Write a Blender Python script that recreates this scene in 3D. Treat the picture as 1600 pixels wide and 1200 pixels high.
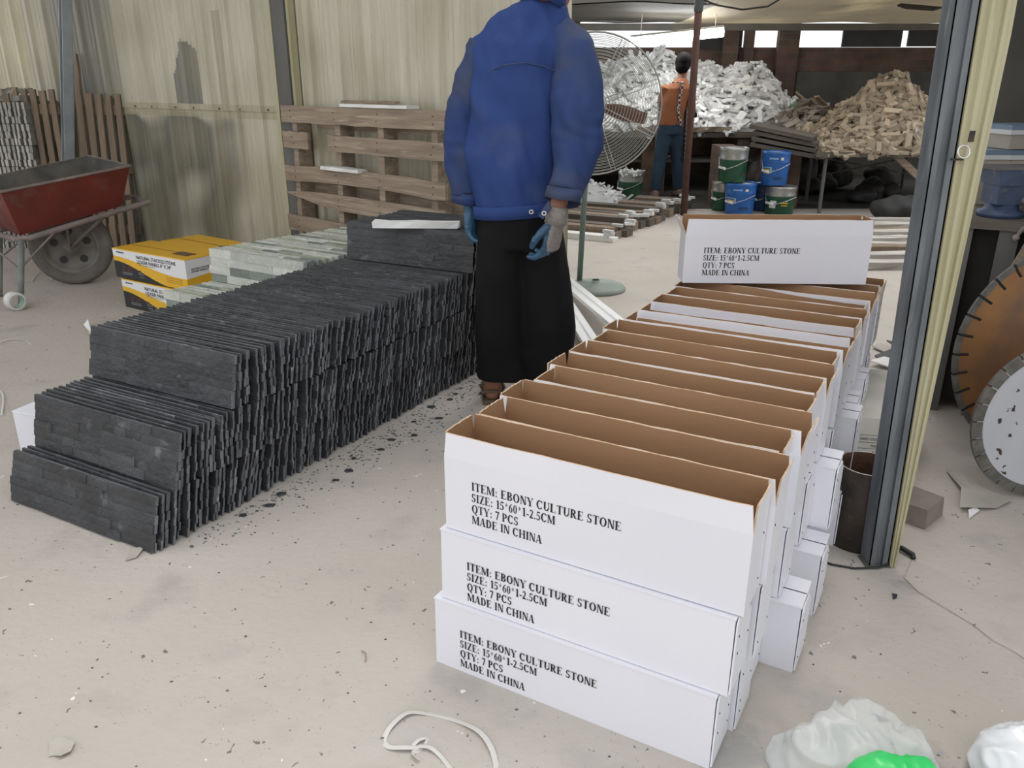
import bpy, math, random
from mathutils import Vector, Matrix, noise, Euler
random.seed(7)
R = math.radians
sc = bpy.context.scene
for o in list(bpy.data.objects): bpy.data.objects.remove(o)

# ------------------------------------------------------------------ camera
CH, FPX, PITCH = 1.18, 1261.0, 20.64
cam_d = bpy.data.cameras.new('camera'); cam = bpy.data.objects.new('camera', cam_d)
sc.collection.objects.link(cam)
cam.location = (0, 0, CH); cam.rotation_euler = (R(90 - PITCH), 0, 0)
cam_d.sensor_fit = 'HORIZONTAL'; cam_d.sensor_width = 36; cam_d.lens = 36 * FPX / 1600
cam_d.clip_start = .02; cam_d.clip_end = 200
sc.camera = cam
# ------------------------------------------------------------------ sky, sun, exposure
wd = bpy.data.worlds.new('overcast_sky'); sc.world = wd; wd.use_nodes = True
bg = wd.node_tree.nodes['Background']; bg.inputs[0].default_value = (.97, .985, 1.0, 1); bg.inputs[1].default_value = 1.2
def lamp(kind, name, loc, rot, energy, color, size=1, sizey=None):
    l = bpy.data.lights.new(name, kind); o = bpy.data.objects.new(name, l); sc.collection.objects.link(o)
    o.location = loc; o.rotation_euler = rot; l.energy = energy; l.color = color
    if kind == 'SUN': l.angle = size
    elif kind == 'AREA':
        l.shape = 'RECTANGLE'; l.size = size; l.size_y = sizey or size
    return o
sun = lamp('SUN', 'hazy_sun', (2, 2, 6), (0, 0, 0), 1.0, (1, .95, .87), R(25))
sun.rotation_euler = Vector((-.12, -.35, -1)).to_track_quat('-Z', 'Y').to_euler()
sc.view_settings.view_transform = 'Standard'; sc.view_settings.look = 'None'
sc.view_settings.gamma = 1; sc.view_settings.exposure = 0.06
try: sc.view_settings.use_curve_mapping = False
except Exception: pass

# ------------------------------------------------------------------ helpers
def un(x, y, z=0.0):            # survey: photo pixel -> point on the plane of height z
    c, s = math.cos(R(PITCH)), math.sin(R(PITCH)); dx, dy = x - 800, y - 600
    fw = FPX * c - dy * s; up = -FPX * s - dy * c; t = (z - CH) / up
    return Vector((dx * t, fw * t, z))
def unY(x, y, Y):
    c, s = math.cos(R(PITCH)), math.sin(R(PITCH)); dx, dy = x - 800, y - 600
    fw = FPX * c - dy * s; up = -FPX * s - dy * c; t = Y / fw
    return Vector((dx * t, Y, CH + up * t))
def rm(rx=0, ry=0, rz=0): return Euler((R(rx), R(ry), R(rz))).to_matrix()
I3 = Matrix.Identity(3)
class MB:
    def __init__(s): s.v = []; s.f = []; s.m = []; s.c = []
    def add(s, vs, fs, mi=0, col=None):
        b = len(s.v); s.v += [Vector(p) for p in vs]
        for i, f in enumerate(fs):
            s.f.append([b + k for k in f]); s.m.append(mi[i] if isinstance(mi, (list, tuple)) else mi); s.c.append(col or (1, 1, 1))
        return s
    BF = [(0, 4, 7, 3), (1, 2, 6, 5), (0, 1, 5, 4), (3, 7, 6, 2), (0, 3, 2, 1), (4, 5, 6, 7)]   # -x +x -y +y -z +z
    def hexa(s, p, mi=0, col=None): return s.add(p, s.BF, mi, col)
    def box(s, c, d, rot=I3, mi=0, col=None):
        c = Vector(c); x, y, z = d[0] / 2, d[1] / 2, d[2] / 2
        p = [(-x, -y, -z), (x, -y, -z), (x, y, -z), (-x, y, -z), (-x, -y, z), (x, -y, z), (x, y, z), (-x, y, z)]
        return s.hexa([c + rot @ Vector(q) for q in p], mi, col)
    def bb(s, a, b, mi=0, col=None): return s.box([(a[i] + b[i]) / 2 for i in range(3)], [abs(b[i] - a[i]) for i in range(3)], I3, mi, col)
    def loft(s, rings, mi=0, caps=True, col=None, closed=False):
        n = len(rings[0]); vs = [p for r in rings for p in r]; fs = []
        k = len(rings)
        for i in range(k if closed else k - 1):
            for j in range(n):
                a, b = i * n + j, i * n + (j + 1) % n; i2 = (i + 1) % k
                fs.append((a, b, i2 * n + (j + 1) % n, i2 * n + j))
        if caps and not closed: fs.append(tuple(range(n - 1, -1, -1))); fs.append(tuple(range((k - 1) * n, k * n)))
        return s.add(vs, fs, mi, col)
    def tube(s, pts, r, n=10, mi=0, col=None, closed=False, flat=1.0):
        pts = [Vector(p) for p in pts]; k = len(pts); rs = r if isinstance(r, (list, tuple)) else [r] * k; rings = []
        up = None
        for i, p in enumerate(pts):
            if closed: t = pts[(i + 1) % k] - pts[i - 1]
            else: t = pts[min(i + 1, k - 1)] - pts[max(i - 1, 0)]
            t.normalize()
            if up is None: up = Vector((0, 0, 1)) if abs(t.z) < .9 else Vector((0, 1, 0))
            a = t.cross(up)
            if a.length < 1e-4: a = t.cross(Vector((1, 0, 0)))
            a.normalize(); b = a.cross(t).normalized(); up = b
            rings.append([p + a * math.cos(2 * math.pi * j / n) * rs[i] + b * math.sin(2 * math.pi * j / n) * rs[i] * flat for j in range(n)])
        return s.loft(rings, mi, True, col, closed)
    def lathe(s, prof, n=32, c=(0, 0, 0), rot=I3, mi=0, caps=False, col=None):
        c = Vector(c)
        return s.loft([[c + rot @ Vector((r * math.cos(2 * math.pi * j / n), r * math.sin(2 * math.pi * j / n), z)) for j in range(n)] for r, z in prof], mi, caps, col)
    def ell(s, c, r, n=20, rot=I3, mi=0, col=None):
        c = Vector(c); k = n // 2
        return s.loft([[c + rot @ Vector((r[0] * math.sin(a) * math.cos(2 * math.pi * j / n), r[1] * math.sin(a) * math.sin(2 * math.pi * j / n), -r[2] * math.cos(a))) for j in range(n)]
                       for a in [math.pi * (i + .02) / (k + .04) for i in range(k + 1)]], mi, True, col)
    def prism(s, poly, y0, y1, mi=0, col=None):     # outline in xz, extruded in y
        n = len(poly); a = [(x, y0, z) for x, z in poly]; b = [(x, y1, z) for x, z in poly]
        fs = [tuple(range(n)), tuple(range(2 * n - 1, n - 1, -1))] + [(i, n + i, n + (i + 1) % n, (i + 1) % n) for i in range(n)]
        return s.add(a + b, fs, mi, col)
    def mesh(s, name, mats, smooth=False):
        me = bpy.data.meshes.new(name); me.from_pydata([tuple(p) for p in s.v], [], s.f)
        for m in (mats if isinstance(mats, (list, tuple)) else [mats]): me.materials.append(m)
        me.polygons.foreach_set('material_index', s.m)
        if smooth: me.polygons.foreach_set('use_smooth', [True] * len(s.f))
        ca = me.color_attributes.new('col', 'FLOAT_COLOR', 'CORNER'); d = []
        for f, c in zip(s.f, s.c): d += [c[0], c[1], c[2], 1] * len(f)
        ca.data.foreach_set('color', d); me.update(); return me
    def build(s, name, mats, parent=None, smooth=False, loc=None, rz=0):
        return put(name, s.mesh(name, mats, smooth), parent, loc, rz)
def put(name, me, parent=None, loc=None, rz=0):
    o = bpy.data.objects.new(name, me); sc.collection.objects.link(o)
    if parent: o.parent = parent
    if loc is not None: o.location = loc
    if rz: o.rotation_euler.z = R(rz)
    return o
def tag(o, label, cat, group=None, kind=None):
    o['label'] = label; o['category'] = cat
    if group: o['group'] = group
    if kind: o['kind'] = kind
    return o
def thing(name, label, cat, loc=(0, 0, 0), rz=0, group=None):
    o = put(name, None, None, loc, rz); return tag(o, label, cat, group)
def struct(o): o['kind'] = 'structure'; return o
def copy_tree(o, parent=None):
    c = o.copy(); sc.collection.objects.link(c); c.parent = parent
    for ch in o.children: copy_tree(ch, c)
    return c
def remeshed(mb, name, mats, voxel=.008, sm=6, disp=None, parent=None):
    me = mb.mesh(name + '_src', mats); o = bpy.data.objects.new('tmp', me); sc.collection.objects.link(o)
    m = o.modifiers.new('r', 'REMESH'); m.mode = 'VOXEL'; m.voxel_size = voxel
    m2 = o.modifiers.new('s', 'SMOOTH'); m2.iterations = sm; m2.factor = .5
    dg = bpy.context.evaluated_depsgraph_get(); dg.update()
    e = bpy.data.meshes.new_from_object(o.evaluated_get(dg)); bpy.data.objects.remove(o)
    e.name = name
    if disp:
        ns = [v.normal.copy() for v in e.vertices]
        for v, n in zip(e.vertices, ns): v.co += n * disp(v.co)
    e.materials.clear(); e.materials.append(mats if not isinstance(mats, (list, tuple)) else mats[0])
    e.polygons.foreach_set('use_smooth', [True] * len(e.polygons))
    e.polygons.foreach_set('material_index', [0] * len(e.polygons))
    e.update(); return put(name, e, parent)

def mat(name, c1, c2=None, rough=.7, scale=8, bump=0, bscale=60, metal=0, col=False, rnd=0, detail=6, stretch=None, c3=None, s3=3, t3=(.55, .7), spec=.5):
    m = bpy.data.materials.new(name); m.use_nodes = True; nt = m.node_tree; b = nt.nodes['Principled BSDF']
    N = lambda t: nt.nodes.new(t); Lk = nt.links.new
    b.inputs['Roughness'].default_value = rough; b.inputs['Metallic'].default_value = metal
    b.inputs['Specular IOR Level'].default_value = spec
    tc = N('ShaderNodeTexCoord'); vec = tc.outputs['Object']
    if rnd:
        oi = N('ShaderNodeObjectInfo'); ad = N('ShaderNodeVectorMath'); ad.operation = 'ADD'
        sc_ = N('ShaderNodeMath'); sc_.operation = 'MULTIPLY'; sc_.inputs[1].default_value = 37; Lk(oi.outputs['Random'], sc_.inputs[0])
        Lk(vec, ad.inputs[0]); Lk(sc_.outputs[0], ad.inputs[1]); vec = ad.outputs[0]
    if stretch:
        mp = N('ShaderNodeMapping'); mp.inputs['Scale'].default_value = stretch; Lk(vec, mp.inputs[0]); vec = mp.outputs[0]
    out = None
    def nz(scl, det, lo, hi):
        n = N('ShaderNodeTexNoise'); n.inputs['Scale'].default_value = scl; n.inputs['Detail'].default_value = det; Lk(vec, n.inputs['Vector'])
        mr = N('ShaderNodeMapRange'); mr.inputs[1].default_value = lo; mr.inputs[2].default_value = hi; Lk(n.outputs[0], mr.inputs[0]); return mr.outputs[0]
    def mix(f, a, bb, mode='MIX'):
        x = N('ShaderNodeMix'); x.data_type = 'RGBA'; x.blend_type = mode
        for i, q in ((0, f), (6, a), (7, bb)):
            if q is None: continue
            if isinstance(q, (tuple, list)): x.inputs[i].default_value = (*q, 1)
            elif isinstance(q, (int, float)): x.inputs[i].default_value = q
            else: Lk(q, x.inputs[i])
        return x.outputs[2]
    out = mix(nz(scale, detail, .32, .68), c1, c2 or c1)
    if c3: out = mix(nz(s3, detail, *t3), out, c3)
    if col:
        at = N('ShaderNodeAttribute'); at.attribute_name = 'col'; out = mix(1.0, out, at.outputs['Color'], 'MULTIPLY')
    if rnd:
        mr = N('ShaderNodeMapRange'); mr.inputs[3].default_value = 1 - rnd; mr.inputs[4].default_value = 1 + rnd; Lk(oi.outputs['Random'], mr.inputs[0])
        cb = N('ShaderNodeCombineColor'); [Lk(mr.outputs[0], cb.inputs[i]) for i in range(3)]
        out = mix(1.0, out, cb.outputs[0], 'MULTIPLY')
    Lk(out, b.inputs['Base Color'])
    if bump:
        n = N('ShaderNodeTexNoise'); n.inputs['Scale'].default_value = bscale; n.inputs['Detail'].default_value = 5; Lk(vec, n.inputs['Vector'])
        bp = N('ShaderNodeBump'); bp.inputs['Strength'].default_value = bump; bp.inputs['Distance'].default_value = .01; Lk(n.outputs[0], bp.inputs['Height']); Lk(bp.outputs[0], b.inputs['Normal'])
    return m
def emis(name, c, s):
    m = bpy.data.materials.new(name); m.use_nodes = True; b = m.node_tree.nodes['Principled BSDF']
    b.inputs['Emission Color'].default_value = (*c, 1); b.inputs['Emission Strength'].default_value = s; return m
ORD = ['zeroth', 'first', 'second', 'third', 'fourth', 'fifth', 'sixth', 'seventh', 'eighth', 'ninth', 'tenth', 'eleventh', 'twelfth', 'thirteenth', 'fourteenth', 'fifteenth', 'sixteenth', 'seventeenth', 'eighteenth', 'nineteenth', 'twentieth']

white = mat('white_cardboard', (.80, .80, .86), (.76, .765, .83), .55, 3, .04, 300, rnd=.02)
kraft = mat('kraft_cardboard', (.37, .215, .115), (.31, .175, .09), .8, 2.5, .08, 120, stretch=(1, 1, 9))
kedge = mat('torn_kraft_edge', (.62, .47, .34), (.50, .36, .24), .9, 60)
ink = mat('black_print', (.012, .012, .014), None, .7)
slate = mat('black_slate', (.028, .030, .034), (.054, .057, .062), .55, 9, .5, 55, col=True, rnd=.18, c3=(.17, .175, .18), s3=14, t3=(.62, .8))
quartz = mat('pale_green_quartzite', (.60, .61, .58), (.47, .49, .45), .6, 10, .5, 50, col=True, rnd=.1, c3=(.74, .74, .71), s3=22, t3=(.6, .75))
steel = mat('galvanised_steel', (.10, .115, .125), (.20, .22, .24), .55, 16, .15, 80, metal=.25, stretch=(1.5, 1.5, .25), c3=(.32, .33, .32), s3=26, t3=(.62, .8))
dsteel = mat('dark_steel', (.09, .09, .085), (.16, .155, .145), .6, 6, .1, 60, stretch=(1, 1, .2))
frp = mat('yellowed_fibreglass', (.40, .37, .22), (.50, .47, .32), .55, 7, .1, 60, stretch=(3, 3, .3), c3=(.30, .27, .15), s3=14, t3=(.6, .75))
wood = mat('weathered_pallet_wood', (.37, .29, .215), (.235, .18, .135), .8, 5, .3, 60, stretch=(.6, 4, 8), rnd=.12, c3=(.42, .35, .27), s3=9, t3=(.55, .7))
woodv = mat('weathered_board_upright', (.30, .225, .16), (.20, .15, .11), .8, 5, .3, 60, stretch=(6, 6, .6), rnd=.12)
white_paint = mat('white_foam', (.85, .85, .84), (.80, .80, .78), .5, 6)
rust = mat('rusty_pipe', (.075, .058, .045), (.028, .023, .02), .75, 22, .4, 60, c3=(.22, .2, .18), s3=34, t3=(.68, .78), metal=.2)
rustin = mat('red_rust', (.16, .075, .045), (.07, .035, .025), .85, 25, .3, 60)

# ------------------------------------------------------------------ setting: floor
def floor_mat():
    m = mat('dusty_concrete', (.46, .418, .372), (.525, .482, .436), .85, 1.3, .3, 45, detail=10, c3=(.385, .36, .335), s3=5, t3=(.56, .78))
    nt = m.node_tree; b = nt.nodes['Principled BSDF']; Lk = nt.links.new; src = b.inputs['Base Color'].links[0].from_socket
    tc = nt.nodes.new('ShaderNodeTexCoord')
    def vor(scale, thr, colr, src, r=1.0):
        v = nt.nodes.new('ShaderNodeTexVoronoi'); v.inputs['Scale'].default_value = scale; v.inputs['Randomness'].default_value = 1
        n = nt.nodes.new('ShaderNodeTexNoise'); n.inputs['Scale'].default_value = scale * 1.7
        ad = nt.nodes.new('ShaderNodeVectorMath'); ad.operation = 'MULTIPLY_ADD'; ad.inputs[1].default_value = (.08,) * 3
        Lk(tc.outputs['Object'], n.inputs['Vector']); Lk(n.outputs['Color'], ad.inputs[0]); Lk(tc.outputs['Object'], ad.inputs[2]); Lk(ad.outputs[0], v.inputs['Vector'])
        g = nt.nodes.new('ShaderNodeMath'); g.operation = 'LESS_THAN'; g.inputs[1].default_value = thr; Lk(v.outputs['Distance'], g.inputs[0])
        k = nt.nodes.new('ShaderNodeSeparateColor'); Lk(v.outputs['Color'], k.inputs[0])
        g2 = nt.nodes.new('ShaderNodeMath'); g2.operation = 'LESS_THAN'; g2.inputs[1].default_value = r; Lk(k.outputs[0], g2.inputs[0])
        mu = nt.nodes.new('ShaderNodeMath'); mu.operation = 'MULTIPLY'; Lk(g.outputs[0], mu.inputs[0]); Lk(g2.outputs[0], mu.inputs[1])
        x = nt.nodes.new('ShaderNodeMix'); x.data_type = 'RGBA'; Lk(mu.outputs[0], x.inputs[0]); Lk(src, x.inputs[6]); x.inputs[7].default_value = (*colr, 1); return x.outputs[2]
    s = vor(22, .12, (.17, .16, .14), src, .35); s = vor(48, .13, (.14, .135, .12), s, .22); s = vor(15, .07, (.8, .78, .74), s, .25)
    # grey scuffed concrete showing through the dust: a worn patch by the right-hand walkway
    def patch(cx, cy, r0, r1, src, colr, amt=1):
        d = nt.nodes.new('ShaderNodeVectorMath'); d.operation = 'DISTANCE'; Lk(tc.outputs['Object'], d.inputs[0]); d.inputs[1].default_value = (cx, cy, 0)
        n = nt.nodes.new('ShaderNodeTexNoise'); n.inputs['Scale'].default_value = 7; n.inputs['Detail'].default_value = 9; n.inputs['Roughness'].default_value = .68; Lk(tc.outputs['Object'], n.inputs['Vector'])
        a = nt.nodes.new('ShaderNodeMath'); a.operation = 'MULTIPLY_ADD'; Lk(n.outputs[0], a.inputs[0]); a.inputs[1].default_value = (r1 - r0) * 2.2; Lk(d.outputs['Value'], a.inputs[2])
        mr = nt.nodes.new('ShaderNodeMapRange'); off = (r1 - r0) * 1.1; mr.inputs[1].default_value = r0 + off; mr.inputs[2].default_value = r0 + off + (r1 - r0) * .35
        mr.inputs[3].default_value = amt; mr.inputs[4].default_value = 0; Lk(a.outputs[0], mr.inputs[0])
        x = nt.nodes.new('ShaderNodeMix'); x.data_type = 'RGBA'; Lk(mr.outputs[0], x.inputs[0]); Lk(src, x.inputs[6]); x.inputs[7].default_value = (*colr, 1); return x.outputs[2]
    s = patch(.75, 1.02, .08, .34, s, (.27, .262, .255), .8); s = patch(.42, 1.12, .05, .24, s, (.33, .325, .32), .7); s = patch(.62, 1.32, .02, .16, s, (.34, .33, .32), .55)
    s = patch(.98, 1.72, .02, .10, s, (.25, .24, .23), .6); s = patch(-.2, 1.2, .02, .2, s, (.48, .46, .46), .5)
    Lk(s, b.inputs['Base Color']); return m
fm = floor_mat()
fl = MB(); fl.add([(-14, -8, 0), (14, -8, 0), (14, 20, 0), (-14, 20, 0)], [(0, 1, 2, 3)]); struct(fl.build('floor', fm))

# ------------------------------------------------------------------ corrugated fibreglass wall on the left
W0 = Vector((-2.92, 6.14, 0)); WA = math.atan2(-.578, .816); WD = Vector((math.cos(WA), math.sin(WA), 0)); WN = Vector((WD.y, -WD.x, 0))  # WN towards the camera
if WN.y > 0: WN = -WN
def wpt(t, off, z): return W0 + WD * t + WN * off + Vector((0, 0, z))
def wall_t(px):
    k = (px - 800) / FPX   # ray slope near horizon row
    best = min(range(-400, 500), key=lambda i: abs((lambda p: 800 + FPX * p.x / (p.y * .936 - (1.0 - CH) * .352) - px)(wpt(i / 100, 0, 1.0))))
    return best / 100
T0, T1 = -3.2, wall_t(893)
ribs = []
t = T0
while t < T1: ribs.append(t); t += .235
def prof(t):
    d = min((abs(t - r), r) for r in ribs)[0]
    big = .024 * max(0, min(1, (.034 - d) / .012))
    q = ((t - T0) / .235) % 1
    sm = .005 if (.40 < q < .47 or .60 < q < .67) else 0
    return big + sm
ts = []
t = T0
while t < T1: ts.append(t); t += .0118
def grime(t, z):
    p = Vector((t * 1.6, z * .55, 0)); n = noise.noise(p * 1.3) * .5 + .5; n2 = noise.noise(Vector((t * 9, z * 1.1, 3))) * .5 + .5; n3 = noise.noise(Vector((t * 3, z * 3, 9)))
    g = .55 * n2 + .30 * n3 - .30
    c = Vector((.60, .562, .445))
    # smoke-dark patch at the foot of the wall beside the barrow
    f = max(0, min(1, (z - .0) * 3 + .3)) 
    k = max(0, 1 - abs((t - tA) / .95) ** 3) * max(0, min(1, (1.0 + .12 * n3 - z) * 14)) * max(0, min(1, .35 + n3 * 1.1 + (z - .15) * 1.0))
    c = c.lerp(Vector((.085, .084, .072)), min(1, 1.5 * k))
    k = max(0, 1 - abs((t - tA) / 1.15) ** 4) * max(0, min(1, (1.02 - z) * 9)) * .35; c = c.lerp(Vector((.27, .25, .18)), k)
    # darker handprint shape above the seam, and a grey board silhouette
    k = 1 if (tB - .15 < t < tB + .13 and 1.03 < z < 1.42 - abs(t - tB) * .5 - max(0, tB - .05 - t) * 1.5) else 0
    c = c.lerp(Vector((.12, .12, .105)), .85 * k)
    k = 1 if (abs(t - tC) < .04 and .99 < z < 1.58) else 0; c = c.lerp(Vector((.30, .28, .19)), .55 * k)
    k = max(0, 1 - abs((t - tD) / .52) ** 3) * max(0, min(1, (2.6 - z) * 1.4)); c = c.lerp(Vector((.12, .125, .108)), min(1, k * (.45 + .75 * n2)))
    if t < tE: c = c.lerp(Vector((.72, .66, .46)), .8)
    if abs(z - 1.0) < .045 and t > tD: c = c.lerp(Vector((.42, .385, .24)), .7)
    c = c.lerp(Vector((.34, .31, .19)), max(0, min(1, g * 1.3 + .22)))
    return tuple(c)
tA, tB, tC, tD, tE = wall_t(245), wall_t(302), wall_t(357), wall_t(150), wall_t(62)
wmat = mat('fibreglass_sheet', (1, 1, 1), (.86, .86, .86), .42, 9, .12, 40, col=True, stretch=(5, 5, .4), c3=(.78, .76, .68), s3=30, t3=(.6, .75))
def corrugated(z0, z1, off, nz):
    w = MB(); n = len(ts); zs = [z0 + (z1 - z0) * i / nz for i in range(nz + 1)]
    w.v = [wpt(t, off + prof(t), z) for z in zs for t in ts]
    for i in range(nz):
        for j in range(n - 1):
            w.f.append([i * n + j, i * n + j + 1, (i + 1) * n + j + 1, (i + 1) * n + j]); w.m.append(0); w.c.append(grime((ts[j] + ts[j + 1]) / 2, (zs[i] + zs[i + 1]) / 2))
    # back skin gives the sheet its thickness
    b = len(w.v); w.v += [wpt(t, off + prof(t) - .004, z) for z in (z0, z1) for t in ts]
    for j in range(n - 1):
        w.f.append([b + j + 1, b + j, b + n + j, b + n + j + 1]); w.m.append(0); w.c.append((.5, .47, .35))
        w.f.append([b + j, b + j + 1, j + 1, j]); w.m.append(0); w.c.append((.4, .36, .22))
    return w
wl = struct(corrugated(0, 1.03, 0, 70).build('wall_left', wmat))
struct(corrugated(1.0, 3.4, .008, 130).build('wall_left', wmat))
sr = MB()                     # rail behind the seam with its screws
a = math.degrees(WA)
for k in range(28):
    p = wpt(T0 + .3 + k * .235, .034 if k % 2 else .012, 1.012); sr.lathe([(.0001, .004), (.006, .004), (.007, 0)], 8, p, rm(90, 0, a))
struct(sr.build('trim_1', dsteel))

# upright steel column standing in the wall, with pale edges
tp = wall_t(463)
cb = MB(); cb.box(wpt(tp, .045, 1.7), (.105, .06, 3.4), rm(0, 0, a)); cl = cb.build('steel_column', dsteel)
tag(cl, 'dark steel column standing upright against the corrugated wall behind the leaning pallet', 'column')
e = MB(); e.box(wpt(tp - .075, .05, 1.7), (.03, .05, 3.4), rm(0, 0, a)); e.box(wpt(tp + .066, .04, 1.7), (.02, .045, 3.4), rm(0, 0, a)); e.build('sheet_edge_strip', frp, cl)

# galvanised post leaning near the barrow
p0, p1 = un(116, 396), unY(108, -60, 5.95)
lp = MB(); d = (p1 - p0).normalized()
q = d.to_track_quat('Z', 'Y').to_matrix() @ rm(0, 0, 20)
lp.box((p0 + p1) / 2 + Vector((0, .0, 0)), (.06, .012, (p1 - p0).length), q); lp.box((p0 + p1) / 2 + q @ Vector((.03, .03, 0)), (.008, .06, (p1 - p0).length), q); lp.box((p0 + p1) / 2 + q @ Vector((-.03, .03, 0)), (.008, .06, (p1 - p0).length), q)
tag(lp.build('steel_post', mat('zinc_post', (.36, .40, .43), (.28, .31, .33), .45, 8, metal=.3)), 'tall galvanised steel post standing behind the red wheelbarrow', 'post')

# ------------------------------------------------------------------ lettering
def arc(cx, cy, rx, ry, a0, a1, tx, ty, n=16):
    out = []
    for i in range(n):
        u, v = R(a0 + (a1 - a0) * i / n), R(a0 + (a1 - a0) * (i + 1) / n)
        out.append([(cx + rx * math.cos(u), cy + ry * math.sin(u)), (cx + rx * math.cos(v), cy + ry * math.sin(v)),
                    (cx + (rx - tx) * math.cos(v), cy + (ry - ty) * math.sin(v)), (cx + (rx - tx) * math.cos(u), cy + (ry - ty) * math.sin(u))])
    return out
def rc(x0, y0, x1, y1): return [[(x0, y0), (x1, y0), (x1, y1), (x0, y1)]]
def dg(xa, ya, xb, yb, w): return [[(xa, ya), (xa + w, ya), (xb + w, yb), (xb, yb)]]
TH, TN, SF = .26, .08, .075
def stem(x, w=TH, bot=1, top=1, y0=0, y1=1):
    o = rc(x, y0, x + w, y1)
    if bot: o += rc(x - .07, y0, x + w + .07, y0 + SF)
    if top: o += rc(x - .07, y1 - SF, x + w + .07, y1)
    return o
def glyph(ch):
    G = {
     'I': (.56, stem(.17)), 'T': (.98, stem(.38, top=0) + rc(.04, .93, .94, 1) + rc(.04, .72, .085, 1) + rc(.895, .72, .94, 1)),
     'E': (.98, stem(.12) + rc(.12, 0, .9, .06) + rc(.12, .94, .86, 1) + rc(.12, .48, .62, .54) + rc(.86, 0, .91, .26) + rc(.815, .76, .865, 1) + rc(.6, .36, .64, .66)),
     'L': (.98, stem(.12) + rc(.12, 0, .9, .06) + rc(.86, 0, .91, .28)),
     'M': (1.39, stem(.12, .1) + dg(.12, 1, .58, .05, .24)[0:1] + dg(1.03, 1, .62, .05, .07) + stem(1.03) + rc(.05, 1 - SF, .36, 1)),
     'N': (1.06, stem(.12, .1) + dg(.12, 1, .72, 0, .25) + stem(.86, .1, bot=0) + rc(.05, 1 - SF, .36, 1)),
     'B': (.98, stem(.12) + arc(.45, .745, .40, .255, -90, 90, .24, .08) + arc(.45, .26, .47, .26, -90, 90, .25, .08) + rc(.12, 0, .46, .06) + rc(.12, .94, .46, 1) + rc(.12, .48, .46, .54)),
     'D': (1.06, stem(.12) + arc(.45, .5, .54, .5, -90, 90, .27, .09) + rc(.12, 0, .46, .06) + rc(.12, .94, .46, 1)),
     'P': (.92, stem(.12) + arc(.45, .71, .42, .29, -90, 90, .25, .08) + rc(.12, .94, .46, 1) + rc(.12, .42, .46, .48)),
     'R': (1.06, stem(.12) + arc(.45, .73, .42, .27, -90, 90, .25, .08) + rc(.12, .94, .46, 1) + rc(.12, .46, .46, .52) + dg(.72, 0, .40, .50, .25) + rc(.72, 0, 1.05, SF)),
     'O': (1.15, arc(.575, .5, .52, .52, 0, 360, .26, .08, 30)),
     'Q': (1.15, arc(.575, .5, .52, .52, 0, 360, .26, .08, 30) + dg(.78, -.24, .5, .06, .22)),
     'C': (1.06, arc(.57, .5, .52, .52, 42, 322, .27, .09, 24) + rc(.90, .66, .95, 1.0)),
     'G': (1.15, arc(.57, .5, .52, .52, 42, 335, .27, .09, 24) + rc(.90, .66, .95, 1.0) + stem(.84, .2, 0, 1, .06, .46)),
     'S': (.82, arc(.41, .735, .32, .275, 25, 235, .2, .065, 16) + arc(.41, .27, .34, .285, -150, 60, .2, .07, 16) + dg(.52, .36, .13, .56, .22)[0:1] + rc(.66, .70, .71, 1) + rc(.06, 0, .11, .32)),
     'U': (1.06, stem(.14, bot=0, y0=.3) + arc(.54, .33, .40, .345, 180, 360, .21, .09, 18) + stem(.86, .1, bot=0, y0=.3)),
     'Y': (1.06, dg(.42, .42, .06, 1, .25) + dg(.55, .42, .90, 1, .07) + stem(.42, top=0, y1=.46) + rc(0, 1 - SF, .42, 1) + rc(.78, 1 - SF, 1.08, 1)),
     'A': (1.06, dg(.06, 0, .47, 1, .07) + dg(.70, 0, .44, 1, .25) + rc(.24, .28, .74, .34) + rc(-.02, 0, .24, SF) + rc(.62, 0, 1.06, SF)),
     'Z': (.98, dg(.06, 0, .64, 1, .27) + rc(.08, .94, .9, 1) + rc(.06, 0, .92, .06) + rc(.08, .72, .12, 1) + rc(.88, 0, .92, .28)),
     'H': (1.15, stem(.12) + stem(.81) + rc(.3, .47, .85, .53)),
     '0': (.74, arc(.37, .5, .32, .51, 0, 360, .19, .05, 24)), '1': (.74, stem(.29, top=0) + dg(.12, .84, .3, 1, .12)),
     '2': (.74, arc(.35, .72, .30, .29, -20, 165, .2, .08, 14) + dg(.05, .0, .42, .6, .2) + rc(.05, 0, .68, .14)),
     '5': (.74, rc(.17, .86, .66, 1) + dg(.09, .5, .16, 1, .08) + arc(.30, .31, .38, .32, -150, 110, .2, .08, 16)),
     '6': (.74, arc(.37, .31, .32, .33, 0, 360, .19, .055, 22) + arc(.68, .34, .64, .68, 95, 180, .2, .07, 12)),
     '7': (.74, rc(.06, .85, .7, 1) + dg(.2, 0, .52, .9, .17)),
     '*': (.74, rc(.34, .5, .41, 1) + dg(.12, .62, .56, .84, .08) + dg(.56, .62, .12, .84, .08)), '-': (.5, rc(.06, .24, .44, .38)),
     '.': (.37, arc(.18, .09, .1, .1, 0, 360, .099, .099, 10)), ':': (.5, arc(.24, .09, .1, .1, 0, 360, .099, .099, 10) + arc(.24, .55, .1, .1, 0, 360, .099, .099, 10)), ' ': (.40, []),
    }
    return G[ch]
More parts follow.
